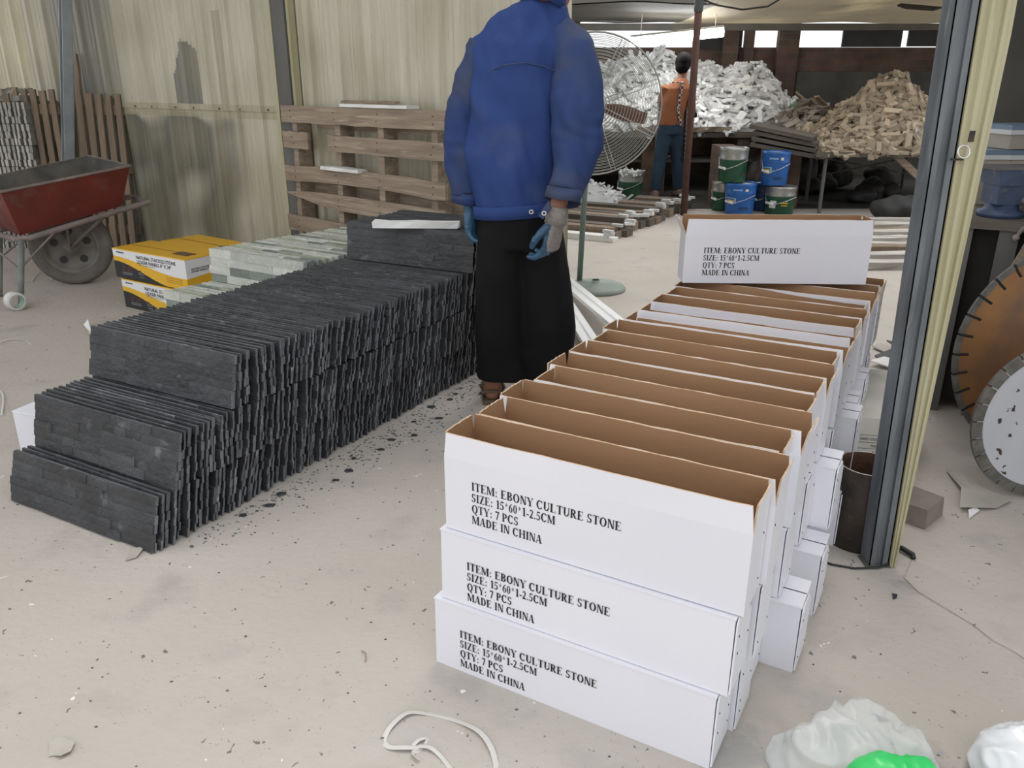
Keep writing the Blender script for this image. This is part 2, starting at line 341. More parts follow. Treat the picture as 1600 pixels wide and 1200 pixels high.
def serif_text(mb, x, z, lines, cap, pitch, xs, y=-.0008, track=.05):
    for li, (txt, wd_) in enumerate(lines):
        tot = sum(glyph(c)[0] + track for c in txt); k = wd_ / tot if wd_ else cap * xs; cx = x; bz = z - li * pitch - cap
        for c in txt:
            w, ps = glyph(c)
            for pg in ps:
                P = [(cx + px * k, y, bz + pz * cap) for px, pz in pg]
                ar = sum(P[i][0] * P[(i + 1) % 4][2] - P[(i + 1) % 4][0] * P[i][2] for i in range(4))
                if ar < 0: P = P[::-1]
                mb.add(P, [(0, 1, 2, 3)])
            cx += (w + track) * k
    return mb
LINES = [('ITEM: EBONY CULTURE STONE', .313), ('SIZE: 15*60*1-2.5CM', .183), ('QTY: 7 PCS', .105), ('MADE IN CHINA', .156)]
def carton_text(parent, ztop):
    return serif_text(MB(), .062, ztop, LINES, .0180, .0245, .77).build('printed_text', ink, parent)

# ------------------------------------------------------------------ white cartons
BL, BW, BH, FLP = .600, .108, .165, .052
RZ = math.degrees(math.atan2(-.489, .872)); RX = Vector((.872, -.489, 0)); RD = Vector((.489, .872, 0))
C0 = Vector((-.160, 1.425, 0))
def staples(mb, xf, seed, h):
    rr = random.Random(seed)
    for z in (.03, .075, .12):
        for y in (.016, BW - .018):
            if rr.random() < .35: mb.box((xf + .0006, y + rr.uniform(-.004, .004), min(z, h - .02) + rr.uniform(-.01, .01)), (.0010, .0016, .0055), rm(25), 1)
def closed_carton(label, loc, rz, group, seed=0, text=False):
    rr = random.Random(seed); t = thing('carton', label, 'carton', loc, rz, group)
    b = MB(); b.hexa([(0, 0, 0), (BL, 0, 0), (BL, BW, 0), (0, BW, 0), (.001, .0012, BH - .004), (BL - .001, .0012, BH - .004), (BL - .001, BW - .001, BH - .004), (.001, BW - .001, BH - .004)], 0)
    staples(b, BL, seed, BH)
    b.build('body', [white, ink], t)
    l = MB(); w = rr.uniform(0, .002)
    l.hexa([(-.001, -.0005, BH - .004), (BL + .001, -.0005, BH - .004), (BL + .001, BW, BH - .004), (-.001, BW, BH - .004), (0, 0, BH - w * .3), (BL, 0, BH - w), (BL, BW, BH), (0, BW, BH)], 0)
    l.box((BL - .06, BW * .5, BH - w * .5 + .0004), (.12, .0020, .0012), I3, 1)
    l.build('top_flap', [white, ink], t)
    f = MB(); x0 = BL + .0015; n = 8
    pts = [(0, 0)] + [(BW - .002, 0)] + [(BW - .002, .12)] + [(BW - .012 - .006 * i, .12 + .03 * math.sin(i / 5 * 1.57)) for i in range(6)] + [(.012, .155), (.002, .145)]
    P = [(x0, y, z + .006) for y, z in pts]; Q = [(x0 + .003, y, z + .006) for y, z in pts]; m = len(P)
    f.add(P + Q, [tuple(range(m - 1, -1, -1)), tuple(range(m, 2 * m))] + [(i, (i + 1) % m, m + (i + 1) % m, m + i) for i in range(m)], 0)
    staples(f, x0 + .003, seed + 5, BH); f.build('end_flap', [white, ink], t)
    if text: carton_text(t, .105)
    return t
def open_carton(label, loc, rz, group, seed=0, text=False, tilts=None, name='carton', L_=BL, W_=BW, H_=.158, fl=FLP, gap=.006):
    rr = random.Random(seed); t = thing(name, label, 'carton', loc, rz, group); th = .0035
    b = MB(); W, K, E_ = 0, 1, 2
    b.bb((0, 0, 0), (L_, W_, th), [W, W, W, W, W, K])
    b.bb((0, 0, th), (L_, th, H_), [W, W, W, K, W, K]); b.bb((0, W_ - th, th), (L_, W_, H_), [W, W, K, W, W, K])
    b.bb((0, th, th), (th, W_ - th, H_), [W, K, W, W, W, K]); b.bb((L_ - th, th, th), (L_, W_ - th, H_), [K, W, W, W, W, K])
    staples_mb = MB(); staples(b, L_, seed, H_)
    for m_i in range(len(b.m)):
        pass
    b.m = [3 if (i >= 30) else m for i, m in enumerate(b.m)]
    b.build('body', [white, kraft, kedge, ink], t)
    tl = tilts or [rr.uniform(-.006, .004), rr.uniform(-.004, .009), rr.uniform(-.01, .006), rr.uniform(-.004, .010)]
    n = 14
    def flap(nm, a, bq, inn, out, dz):
        # a,b: ends of the hinge line; inn: unit vector towards the inside; out: lean of the free edge outwards
        f = MB(); a, bq, inn = Vector(a), Vector(bq), Vector(inn); d = (bq - a); vs = []
        for i in range(n + 1):
            u = i / n; tap = gap * (1 if True else 0); p = a + d * u; sh = d.normalized() * (tap if u == 0 else -tap if u == 1 else 0)
            h = fl + (rr.uniform(-.0014, .0006) if 0 < i < n else 0) - (.024 if nm == 'back_flap' and seed in (308, 309) else 0) - (.012 if (nm == 'end_flap' and i == n and dz) else 0)
            bow = math.sin(u * math.pi) * .0012
            top = p + sh - inn * (out + bow) + Vector((0, 0, h))
            vs += [p, p + inn * th, top + inn * th, top]
        fs = []; ms = []
        for i in range(n):
            k, m = i * 4, i * 4 + 4
            fs += [(k, k + 3, m + 3, m), (k + 1, m + 1, m + 2, k + 2), (k + 3, k + 2, m + 2, m + 3), (k, m, m + 1, k + 1)]; ms += [W, K, E_, W]
        fs += [(0, 1, 2, 3), (4 * n + 3, 4 * n + 2, 4 * n + 1, 4 * n)]; ms += [E_, E_]
        f.add(vs, fs, ms); f.build(nm, [white, kraft, kedge], t)
    z = H_
    flap('front_flap', (0, 0, z), (L_, 0, z), (0, 1, 0), tl[0], 0)
    flap('back_flap', (L_, W_, z), (0, W_, z), (0, -1, 0), tl[1], 0)
    flap('end_flap', (0, W_ - .002, z), (0, .002, z), (1, 0, 0), tl[2], 0)
    flap('end_flap', (L_, .002, z), (L_, W_ - .002, z), (-1, 0, 0), tl[3], 1)
    if text: carton_text(t, .118)
    return t
NROW = 16; PIT = .1135
GB = 'white cartons in the long three-high stack'
for r in range(NROW):
    o = ORD[r + 1]
    for lay in range(3):
        rr = random.Random(100 + r * 3 + lay)
        base = C0 + RD * (PIT * r + .008 * lay) + RX * ({0: -.004, 1: .012, 2: .022}[lay])
        jx = rr.uniform(-.012, .014) if r else 0
        if lay == 0 and r in (3, 5, 6, 8, 9, 11, 12, 13): jx += {3: .085, 5: .07, 6: .02, 8: .06}.get(r, .075)
        if lay == 1 and r in (6, 9, 10, 12): jx += .045
        jz = RZ + (rr.uniform(-.7, .7) if r else 0)
        p = base + RX * jx; p.z = lay * (BH + .0012)
        if lay < 2:
            nm = ('bottom', 'middle')[lay]
            lb = ('closed white carton with black printed text, %s one at the near end of the stack' % nm) if r == 0 else \
                 'closed white carton in the %s layer, %s from the near end of the stack' % (nm, o)
            closed_carton(lb, p, jz, GB, 100 + r * 3 + lay, r == 0)
        else:
            tl = [(.0, .002, .0, .002), (.002, .003, .004, .004), None][min(r, 2)]
            lb = 'open carton with printed text and brown inside, on top at the near end' if r == 0 else \
                 'open brown-lined white carton on top of the carton stack, %s from the near end' % o
            open_carton(lb, p, jz, GB, 300 + r, r == 0, tl)
pb = un(1066, 441, .55)
oc = open_carton('open white carton with black printed text lying across the far stacked cartons', (pb.x, pb.y, .5485), -2.5, None, 77, True, (-.002, .004, .022, .0))
oc.rotation_euler.x = 0; oc.scale = (1, 1, 1)

# ------------------------------------------------------------------ split-face stone panels
def stone_panel(nm, mtl, L_=.62, H_=.153, rows=6, t0=.005, t1=.0112, tint=None, seed=0, jag=.0036, edge=3.3):
    rr = random.Random(seed); b = MB(); h = H_ / rows; tb_ = rr.uniform(t0, t1) * .35 + (t0 + t1) * .5 * .65; ta_ = (t1 - t0) * .38
    for r in range(rows):
        cuts = sorted(rr.uniform(.08, L_ - .08) for _ in range(rr.choice((1, 2, 2, 3)))); xs = [0] + cuts + [L_]
        off = rr.uniform(-jag, jag); xs[0] += off; xs[-1] += off
        for i in range(len(xs) - 1):
            if xs[i + 1] - xs[i] < .02: continue
            t = tb_ + rr.uniform(-ta_, ta_); g = .0006; a, c = xs[i] + g, xs[i + 1] - g; z0, z1 = r * h + g * .5, (r + 1) * h - g * .5
            q = lambda: rr.uniform(-.0018, .0018)
            cc = tint(rr) if tint else (lambda k: (k, k, k))(rr.uniform(.75, 1.25))
            ns = max(2, int((c - a) / .07)); rings = []
            for j in range(ns + 1):
                x = a + (c - a) * j / ns; y = -t + q(); m = (z0 + z1) / 2 + q()
                rings.append([(x, 0, z0), (x, y + .0004 + q() * .35, z0), (x, y + q() * .25, m), (x, y + .0004 + q() * .35, z1), (x, 0, z1)])
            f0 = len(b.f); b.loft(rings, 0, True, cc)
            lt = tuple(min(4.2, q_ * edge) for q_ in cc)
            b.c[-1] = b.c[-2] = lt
            for j in range(ns): b.c[f0 + j * 5 + 3] = lt  # pale dusty cut edges; course tops also lightened as lit ledges
    return b.mesh(nm, mtl)
def shift(me, v):
    me.transform(Matrix.Translation(v)); return me
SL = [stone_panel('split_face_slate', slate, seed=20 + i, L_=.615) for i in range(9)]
S0 = Vector((-1.490, 2.142, 0)); SRZ = -28.6
SX = Vector((math.cos(R(SRZ)), math.sin(R(SRZ)), 0)); SD = RD
SP = .0188
GN = {0: 'bottom', 1: 'middle', 2: 'third', 3: 'top'}
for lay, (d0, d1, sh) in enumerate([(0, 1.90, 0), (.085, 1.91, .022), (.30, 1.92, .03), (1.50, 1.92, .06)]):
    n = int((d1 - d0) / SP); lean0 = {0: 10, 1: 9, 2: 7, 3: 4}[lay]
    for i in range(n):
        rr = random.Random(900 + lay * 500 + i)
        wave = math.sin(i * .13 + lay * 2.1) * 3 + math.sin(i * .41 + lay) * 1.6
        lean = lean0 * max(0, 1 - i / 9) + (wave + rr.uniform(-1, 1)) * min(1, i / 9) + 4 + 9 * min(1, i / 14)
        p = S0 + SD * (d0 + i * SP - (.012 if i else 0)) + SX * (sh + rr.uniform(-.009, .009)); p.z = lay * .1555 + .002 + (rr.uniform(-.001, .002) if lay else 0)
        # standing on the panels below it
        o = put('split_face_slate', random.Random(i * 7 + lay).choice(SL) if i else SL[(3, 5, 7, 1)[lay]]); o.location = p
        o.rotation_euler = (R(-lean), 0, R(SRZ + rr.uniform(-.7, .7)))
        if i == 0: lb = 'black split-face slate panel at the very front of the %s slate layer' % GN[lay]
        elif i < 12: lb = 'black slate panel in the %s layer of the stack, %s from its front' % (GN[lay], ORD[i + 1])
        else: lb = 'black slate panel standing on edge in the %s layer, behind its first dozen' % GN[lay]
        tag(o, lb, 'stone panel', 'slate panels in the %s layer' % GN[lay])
def qt(rr):
    k = rr.uniform(.8, 1.15); return rr.choice([(k * 1.2, k * 1.2, k * 1.17), (k * .42, k * .48, k * .46), (k, k, k * .95), (k * .72, k * .75, k * .62), (k * 1.15, k * 1.15, k * 1.12)])
QZ = [stone_panel('split_face_quartzite', quartz, seed=60 + i, rows=4, t0=.012, t1=.026, tint=qt, edge=1.1, L_=.60, H_=.15) for i in range(7)]
qa, qb = un(330, 388, .453), un(562, 350, .453); qd = (qb - qa); qd.z = 0; ql = qd.length; qd.normalize(); qa.z = 0
for lay, (back, top) in enumerate([(.26, 0), (.235, 0), (0, 0)]):
    n = int((ql + .1 + back) / .036)
    for i in range(n):
        rr = random.Random(70 + lay * 90 + i); p = qa - qd * back + qd * (i * .036) + RX * (.0 + rr.uniform(-.008, .008)); p.z = lay * .1515 + .001
        o = put('split_face_quartzite', QZ[(i * 3 + lay) % 7]); o.location = p; o.rotation_euler = (R(-rr.uniform(0, 3)), 0, R(RZ - 2 + rr.uniform(-.8, .8)))
        nm = GN[lay] if lay < 2 else 'top'
        lb = 'pale green stone panel heading the %s layer beside the yellow boxes' % nm if i == 0 else \
             ('pale green stone panel in the %s layer of its row, %s from the yellow boxes' % (nm, ORD[i + 1]) if i < 8 else 'pale green stone panel in the %s layer, farther back than its first eight' % nm)
        tag(o, lb, 'stone panel', 'pale stone panels in the %s layer' % nm)

# ------------------------------------------------------------------ roof over the left bay
cm = mat('sheet_ceiling', (.42, .41, .37), (.32, .31, .28), .7, 3)
ce = MB(); ce.bb((-9, 2.9, 3.4), (.35, 7.6, 3.46)); struct(ce.build('unseen_ceiling', cm))  # unseen bay roof, its extent set to shade wall and slates

# ------------------------------------------------------------------ yellow printed boxes
yel = mat('yellow_print', (.80, .47, .03), (.74, .42, .025), .45, 3); blk = mat('black_carton_print', (.018, .02, .022), None, .5)
wpr = mat('white_print', (.78, .78, .80), None, .45); red = mat('red_print', (.14, .03, .025), None, .5); gry = mat('grey_print', (.13, .14, .14), None, .5); tape = mat('brown_tape', (.13, .075, .04), None, .4)
def sans(txt, size, parent, name, m, p, rot, bold=.0):
    cu = bpy.data.curves.new(name, 'FONT'); cu.body = txt; cu.size = size; cu.offset = bold; cu.space_line = .95
    o = bpy.data.objects.new('tmp', cu); sc.collection.objects.link(o); dg = bpy.context.evaluated_depsgraph_get(); dg.update()
    me = bpy.data.meshes.new_from_object(o.evaluated_get(dg)); bpy.data.objects.remove(o)
    me.materials.clear(); me.materials.append(m); t = put(name, me, parent, p); t.rotation_euler = rot; return t
def yellow_box(label, p, rz, full=True):
    L_, W_, H_ = .61, .24, .16; t = thing('printed_stone_box', label, 'box', p, rz, 'yellow printed boxes of ledger panels')
    b = MB(); n = 24; curve = lambda u, a, c: a + (c - a) * (3 * u * u - 2 * u ** 3)
    b.bb((0, .0005, 0), (L_, W_, H_ - .004), [0, 0, 0, 0, 2, 0]); b.build('body', [yel, wpr, blk], t)
    fp = MB()
    for i in range(n):
        u0, u1 = i / n, (i + 1) / n; x0, x1 = u0 * L_, u1 * L_
        ya = lambda u: curve(min(1, u * 1.1), .118, .058); yb = lambda u: curve(min(1, max(0, u * 1.25 - .02)), .092, -.004)
        za0, za1, zb0, zb1 = ya(u0), ya(u1), max(0, yb(u0)), max(0, yb(u1))
        fp.add([(x0, 0, za0), (x1, 0, za1), (x1, 0, H_ - .004), (x0, 0, H_ - .004)], [(0, 1, 2, 3)], 0)
        fp.add([(x0, 0, zb0), (x1, 0, zb1), (x1, 0, za1), (x0, 0, za0)], [(0, 1, 2, 3)], 1)
        fp.add([(x0, 0, 0), (x1, 0, 0), (x1, 0, zb1), (x0, 0, zb0)], [(0, 1, 2, 3)], 2)
    # side print
    fp.add([(L_ + .0006, 0, .058), (L_ + .0006, W_, .075), (L_ + .0006, W_, H_ - .004), (L_ + .0006, 0, H_ - .004)], [(0, 1, 2, 3)], 0)
    for k, (x, z, w, m) in enumerate([(.20, .052, .03, 4), (.205, .042, .025, 3), (.205, .034, .05, 3), (.06, .06, .04, 4), (.12, .058, .035, 4), (.06, .045, .03, 4), (.11, .043, .03, 4), (.06, .03, .09, 3), (.06, .022, .09, 3), (.21, .02, .04, 3)]):
        fp.bb((x, -.0006, z), (x + w, -.0002, z + .006), m)
    for z in (.046, .035, .024): fp.bb((.44, -.0006, z), (.57, -.0002, z + .004), 5)
    for z in (.088,): fp.bb((.215, -.0006, z), (.36, -.0002, z + .0025), 3)
    fp.build('printed_front', [wpr, yel, blk, gry, red, mat('dark_yellow_print', (.45, .25, .01), None)], t)
    l = MB(); l.hexa([(-.002, -.002, H_ - .004), (L_ + .002, -.002, H_ - .004), (L_ + .002, W_, H_ - .004), (-.002, W_, H_ - .004), (0, 0, H_), (L_, 0, H_), (L_, W_, H_ + .004), (0, W_, H_ + .002)])
    l.bb((.02, W_ * .42, H_ + .002), (.42, W_ * .46, H_ + .0035), 1); l.build('lid', [yel, mat('faint_print', (.42, .22, .02))], t)
    tp_ = MB(); tp_.bb((.43, .06, H_ + .0022), (.55, .12, H_ + .0045)); tp_.build('tape_strip', tape, t)
    sans('NATURAL STACKED STONE\nLEDGER PANELS 6" X 24"', .0262, t, 'printed_text', blk, (.205, -.0012, .121), (R(90), 0, 0), .00035)
    sans('NATURAL STACKED STONE\nLEDGER PANELS 6" X 24"', .013, t, 'printed_text', blk, (L_ + .0012, .03, .10), (R(90), 0, R(90)), .0004)
    mk = MB(); [mk.bb((.035 + .006 * k_, -.0008, .138), (.0395 + .006 * k_, -.0002, .138 + .006 + .002 * (k_ in (0, 5)))) for k_ in range(11)]; mk.build('maker_mark', blk, t)
    return t
YZ = -33; yd = Vector((math.cos(R(YZ)), math.sin(R(YZ)), 0)); yn = Vector((-yd.y, yd.x, 0))
ya = un(197, 479); yellow_box('yellow, white and black printed box on the floor, under the front upper box', ya, YZ)
yb = un(175, 388, .322); yellow_box('yellow printed box on the upper tier, nearer the camera', (yb.x, yb.y, .166), YZ + 1)
yellow_box('yellow printed box on the upper tier, farther from the camera, near the wall', Vector((yb.x, yb.y, .166)) + yn * .265 + yd * .05, YZ - 3)
yellow_box('yellow printed box on the floor beneath the rear upper box', ya + yn * .265 + yd * .02, YZ)

# ------------------------------------------------------------------ worker in blue
jk = mat('blue_work_jacket', (.024, .050, .175), (.032, .066, .215), .85, 5, .12, 90, c3=(.075, .10, .20), s3=3.5, t3=(.55, .75), spec=.25)
jkd = mat('blue_work_sleeve', (.025, .049, .155), (.034, .060, .165), .85, 5, .12, 90, c3=(.065, .075, .11), s3=4, t3=(.45, .7), spec=.25)
blackcl = mat('black_trousers', (.006, .006, .007), (.010, .010, .011), .9, 6, .1, 60, spec=.2)
skin = mat('brown_skin', (.30, .14, .085), (.25, .11, .065), .6, 12, .05, 90)
hairm = mat('black_hair', (.006, .005, .005), (.012, .011, .010), .9, 40, .3, 200, spec=.1)
glov = mat('blue_rubber_glove', (.035, .11, .19), (.02, .065, .12), .4, 14, .25, 40, c3=(.08, .17, .24), s3=20, t3=(.6, .75))
knit = mat('grey_knit', (.30, .27, .25), (.22, .20, .19), .9, 90, .5, 200)
def oval(c, rx, ry, n=20, rot=0, tilt=(0, 0)):
    c = Vector(c); q = R(rot)
    return [c + Vector((rx * math.cos(2 * math.pi * j / n) * math.cos(q) - ry * math.sin(2 * math.pi * j / n) * math.sin(q),
                        rx * math.cos(2 * math.pi * j / n) * math.sin(q) + ry * math.sin(2 * math.pi * j / n) * math.cos(q),
                        tilt[0] * math.cos(2 * math.pi * j / n) + tilt[1] * math.sin(2 * math.pi * j / n))) for j in range(n)]
def head(mb, c, face, k=1.0):
    # face: unit vector the face looks along
    f = Vector(face).normalized(); z = Vector((0, 0, 1)); x = f.cross(z).normalized(); z = x.cross(f); q = Matrix((x, f, z)).transposed(); c = Vector(c)
    P = lambda a, b, d: c + q @ (Vector((a, b, d)) * k)
    mb.ell(P(0, -.008, .025), (.074 * k, .092 * k, .088 * k), 24, q); mb.ell(P(0, .028, -.045), (.052 * k, .052 * k, .062 * k), 20, q)
    mb.ell(P(0, .098, -.008), (.010 * k, .014 * k, .022 * k), 12, q); mb.ell(P(0, .080, -.05), (.024 * k, .012 * k, .010 * k), 12, q); mb.ell(P(0, .075, .025), (.045 * k, .018 * k, .010 * k), 12, q)
    for s in (-1, 1): mb.ell(P(s * .078, -.005, -.008), (.007 * k, .017 * k, .028 * k), 12, q); mb.ell(P(s * .035, .068, -.02), (.022 * k, .018 * k, .016 * k), 12, q)
    return P, q
def face_parts(P, q, k, parent):
    e = MB(); eb = MB()
    for s in (-1, 1): e.ell(P(s * .03, .083, .004), (.011 * k, .006 * k, .006 * k), 12, q); eb.ell(P(s * .03, .090, .022), (.016 * k, .004 * k, .003 * k), 10, q)
    e.build('eyes', mat('eye', (.55, .5, .48), None, .3), parent, True); eb.build('eyebrows', hairm, parent, True)
    pu = MB(); [pu.ell(P(s * .03, .088, .004), (.0045 * k, .0025 * k, .0045 * k), 10, q) for s in (-1, 1)]; pu.build('pupils', hairm, parent, True)
    m_ = MB(); m_.ell(P(0, .091, -.05), (.021 * k, .004 * k, .006 * k), 12, q); m_.build('lips', mat('lips', (.30, .10, .08)), parent, True)
man = Vector((-.03, 2.9, 0))
mroot = thing('person', 'person seen from behind in a blue work jacket, black trousers and blue rubber-palmed gloves', 'person', man)
def L(x, y, z): return Vector((x, y, z)) - man
hp = L(.172, 2.99, 1.56); face = (.35, .9, -.22)
bm_ = MB(); P, hq = head(bm_, hp, face)
bm_.tube([L(.10, 2.93, 1.36), L(.13, 2.945, 1.43), L(.165, 2.975, 1.50)], [.062, .058, .056], 16)
# torso, legs, arms under the clothes: one continuous skin
bm_.loft([oval(L(.03, 2.92, .72), .13, .09), oval(L(.0, 2.91, .95), .12, .085), oval(L(.02, 2.9, 1.15), .14, .085), oval(L(.055, 2.91, 1.31), .15, .08), oval(L(.09, 2.93, 1.38), .08, .07)])
ELL, ELR = L(-.175, 2.93, 1.02), L(.222, 2.80, 1.02); WRL, WRR = L(-.152, 2.93, .79), L(.148, 2.70, .775)
bm_.tube([L(-.08, 2.93, 1.27), ELL, WRL], [.045, .038, .027], 14); bm_.tube([L(.19, 2.88, 1.28), ELR, WRR], [.045, .038, .028], 14)
AL, AR = L(-.075, 2.935, .10), L(.135, 3.02, .10)
bm_.tube([L(-.04, 2.92, .76), L(-.05, 2.91, .42), AL, L(-.075, 2.94, .045)], [.08, .055, .036, .034], 16); bm_.tube([L(.09, 2.94, .76), L(.12, 2.95, .42), AR, L(.135, 3.03, .045)], [.08, .055, .036, .034], 16)
for ax, ay in ((-.078, 2.985), (.14, 3.07)):
    bm_.ell(L(ax, ay - .03, .035), (.036, .05, .03), 16); bm_.ell(L(ax, ay + .05, .028), (.042, .085, .022), 16)
body = remeshed(bm_, 'body', skin, .007, 5, None, mroot); face_parts(P, hq, 1, mroot)
hr = MB(); hr.ell(P(0, -.022, .045), (.083, .092, .082), 24, hq); hr.ell(P(0, -.06, -.005), (.066, .048, .06), 20, hq)
remeshed(hr, 'hair', hairm, .008, 3, lambda p: .002 * noise.noise(p * 60), mroot)
# jacket
def wr(p, a=.017):
    w = p + man
    return a * noise.noise(Vector((w.x * 11, w.y * 7, w.z * 3.2 + 5))) + a * .5 * noise.noise(Vector((w.x * 26 + w.z * 7, w.y * 14, w.z * 9)))
j = MB()
rings = [(.742, .022, .155, .112), (.78, .022, .160, .116), (.86, .008, .165, .118), (.95, .0, .163, .118), (1.05, .002, .160, .116), (1.14, .012, .165, .116), (1.22, .026, .172, .114), (1.29, .048, .176, .108), (1.345, .075, .158, .095), (1.39, .092, .105, .082), (1.425, .118, .072, .070)]
j.loft([oval(L(c, 2.915 + (.02 if z > 1.3 else 0), z), w, d, 28, 0, (.012 if z < .9 else -.012 * (z > 1.2), 0)) for z, c, w, d in rings])
j.ell(L(-.085, 2.925, 1.265), (.068, .068, .062), 18); j.ell(L(.192, 2.89, 1.275), (.080, .078, .075), 18)
remeshed(j, 'jacket', jk, .008, 10, lambda p: wr(p) + .0045 * math.sin(62 * (p.x + .25 * p.z) + 7 * noise.noise(p * 5)) * max(0, noise.noise(Vector((p.x * 4, p.y * 4, p.z * 2.2))) + .3), mroot)
def sleeve(pts, rs, nm='jacket_sleeve'):
    s = MB(); s.tube(pts, rs, 22); return remeshed(s, nm, jkd if nm == 'jacket_sleeve' else jk, .0065, 6, lambda p: wr(p, .016) + .0035 * math.sin(70 * (p.z + .8 * p.x) + 9 * noise.noise(p * 7)) * max(0, noise.noise(p * 6 + Vector((3, 1, 2))) + .35), mroot)
sleeve([L(-.085, 2.925, 1.285), L(-.135, 2.93, 1.18), ELL + Vector((-.004, 0, .02)), ELL + Vector((-.006, 0, -.08)), L(-.180, 2.93, .88), L(-.166, 2.93, .80)], [.062, .062, .058, .052, .049, .048])
rsv = sleeve([L(.160, 2.895, 1.345), L(.198, 2.87, 1.275), L(.214, 2.85, 1.20), L(.222, 2.81, 1.08), L(.222, 2.79, .98), L(.200, 2.75, .90), L(.174, 2.717, .832)], [.050, .076, .083, .084, .080, .069, .060])
for (c, r_, d) in ((L(-.164, 2.93, .795), .050, (0, 0, 1)), (L(.172, 2.714, .826), .062, (.25, .35, 1))):
    cf = MB(); q = Vector(d).to_track_quat('Z', 'Y').to_matrix()
    pr_ = [(r_ - .006, .014), (r_ - .001, .014), (r_ + .0015, -.026), (r_ - .0025, -.026), (r_ - .005, .0)]
    cf.loft([[c + q @ Vector((r * math.cos(a_) * (1 + .05 * math.sin(3 * a_)), r * math.sin(a_) * .9, z + .006 * math.sin(2 * a_ + 1))) for a_ in [2 * math.pi * k / 28 for k in range(28)]] for r, z in pr_], 0, False, None, True)
    cuff = cf.build('cuff', jkd, mroot, True)
flp = MB(); flp.add([L(.118, 2.655, .815), L(.085, 2.66, .765), L(.10, 2.655, .755), L(.125, 2.650, .79), L(.122, 2.662, .815), L(.09, 2.667, .765), L(.104, 2.662, .755), L(.129, 2.657, .79)], [(0, 1, 2, 3), (7, 6, 5, 4), (0, 4, 5, 1), (1, 5, 6, 2), (2, 6, 7, 3), (3, 7, 4, 0)])
ft = flp.build('cuff_tab', jkd, mroot)
chrome = mat('snap_metal', (.75, .75, .75), None, .25, metal=.8)
for c in (L(.104, 2.648, .775),): q = rm(90, 0, 0); b = MB(); b.lathe([(.0045, 0), (.008, 0), (.008, .002), (.0045, .002)], 16, c, q, caps=False); b.build('snap_button', chrome, ft)
b = MB(); b.lathe([(.0045, 0), (.008, 0), (.008, .002), (.0045, .002)], 16, unY(830, 331, 2.79) - man, rm(90, 0, 0)); b.build('snap_button', chrome, mroot)
hb = MB(); hbz = lambda z, w, d, dz: oval(L(.022, 2.915, z), w, d, 36, 0, (.012, 0))
hb.loft([hbz(.730, .155, .112, 0), hbz(.730, .1595, .1165, 0), hbz(.774, .1645, .1205, 0), hbz(.776, .158, .115, 0)], 0, False, None, True); hb.build('hem_band', jk, mroot, True)
co = MB(); cq = Vector((.35, .3, 1)).to_track_quat('Z', 'Y').to_matrix(); cc = L(.108, 2.93, 1.43)
co.lathe([(.064, -.02), (.076, -.03), (.071, .014), (.062, .022), (.058, .014)], 28, cc, cq); co.build('collar', jk, mroot, True)
ys = MB(); ys.tube([L(-.085, 2.826, 1.20), L(-.03, 2.797, 1.225), L(.04, 2.787, 1.232), L(.10, 2.797, 1.222), L(.15, 2.812, 1.205)], .0022, 6); ys.build('yoke_seam', jkd, mroot)
# trousers
t = MB()
t.loft([oval(L(.025, 2.918, .80), .148, .105, 26), oval(L(.025, 2.918, .72), .155, .112, 26), oval(L(.028, 2.918, .62), .160, .112, 26)])
t.loft([oval(L(-.045, 2.915, .68), .085, .10, 22), oval(L(-.048, 2.91, .5), .086, .09, 22), oval(L(-.048, 2.912, .3), .088, .088, 22), oval(L(-.040, 2.92, .16), .092, .09, 22), oval(L(-.038, 2.925, .105), .094, .092, 22)])
t.loft([oval(L(.10, 2.93, .68), .088, .10, 22), oval(L(.118, 2.935, .5), .098, .095, 22), oval(L(.135, 2.95, .3), .108, .10, 22), oval(L(.130, 2.98, .17), .112, .10, 22), oval(L(.125, 3.0, .085), .115, .10, 22)])
remeshed(t, 'trousers', blackcl, .008, 8, lambda p: .015 * noise.noise(Vector(((p.x) * 12, p.y * 9, p.z * 2.2))), mroot)
sol = mat('sandal_sole', (.12, .09, .06))
for ax, ay in ((-.078, 2.985), (.14, 3.07)):
    s = MB(); pl = [(-.036, -.085), (.036, -.085), (.046, .03), (.048, .10), (.02, .14), (-.03, .135), (-.046, .09), (-.042, .02)]
    s.loft([[L(ax + x, ay + y, z) for x, y in pl] for z in (0.001, .018)]); s.tube([L(ax - .045, ay + .05, .02), L(ax - .03, ay + .05, .056), L(ax + .03, ay + .05, .056), L(ax + .046, ay + .05, .02)], .008, 8, flat=1.5)
    s.tube([L(ax - .034, ay - .05, .02), L(ax - .036, ay - .075, .05), L(ax, ay - .088, .06), L(ax + .036, ay - .075, .05), L(ax + .034, ay - .05, .02)], .006, 8); s.build('sandal', sol, mroot)
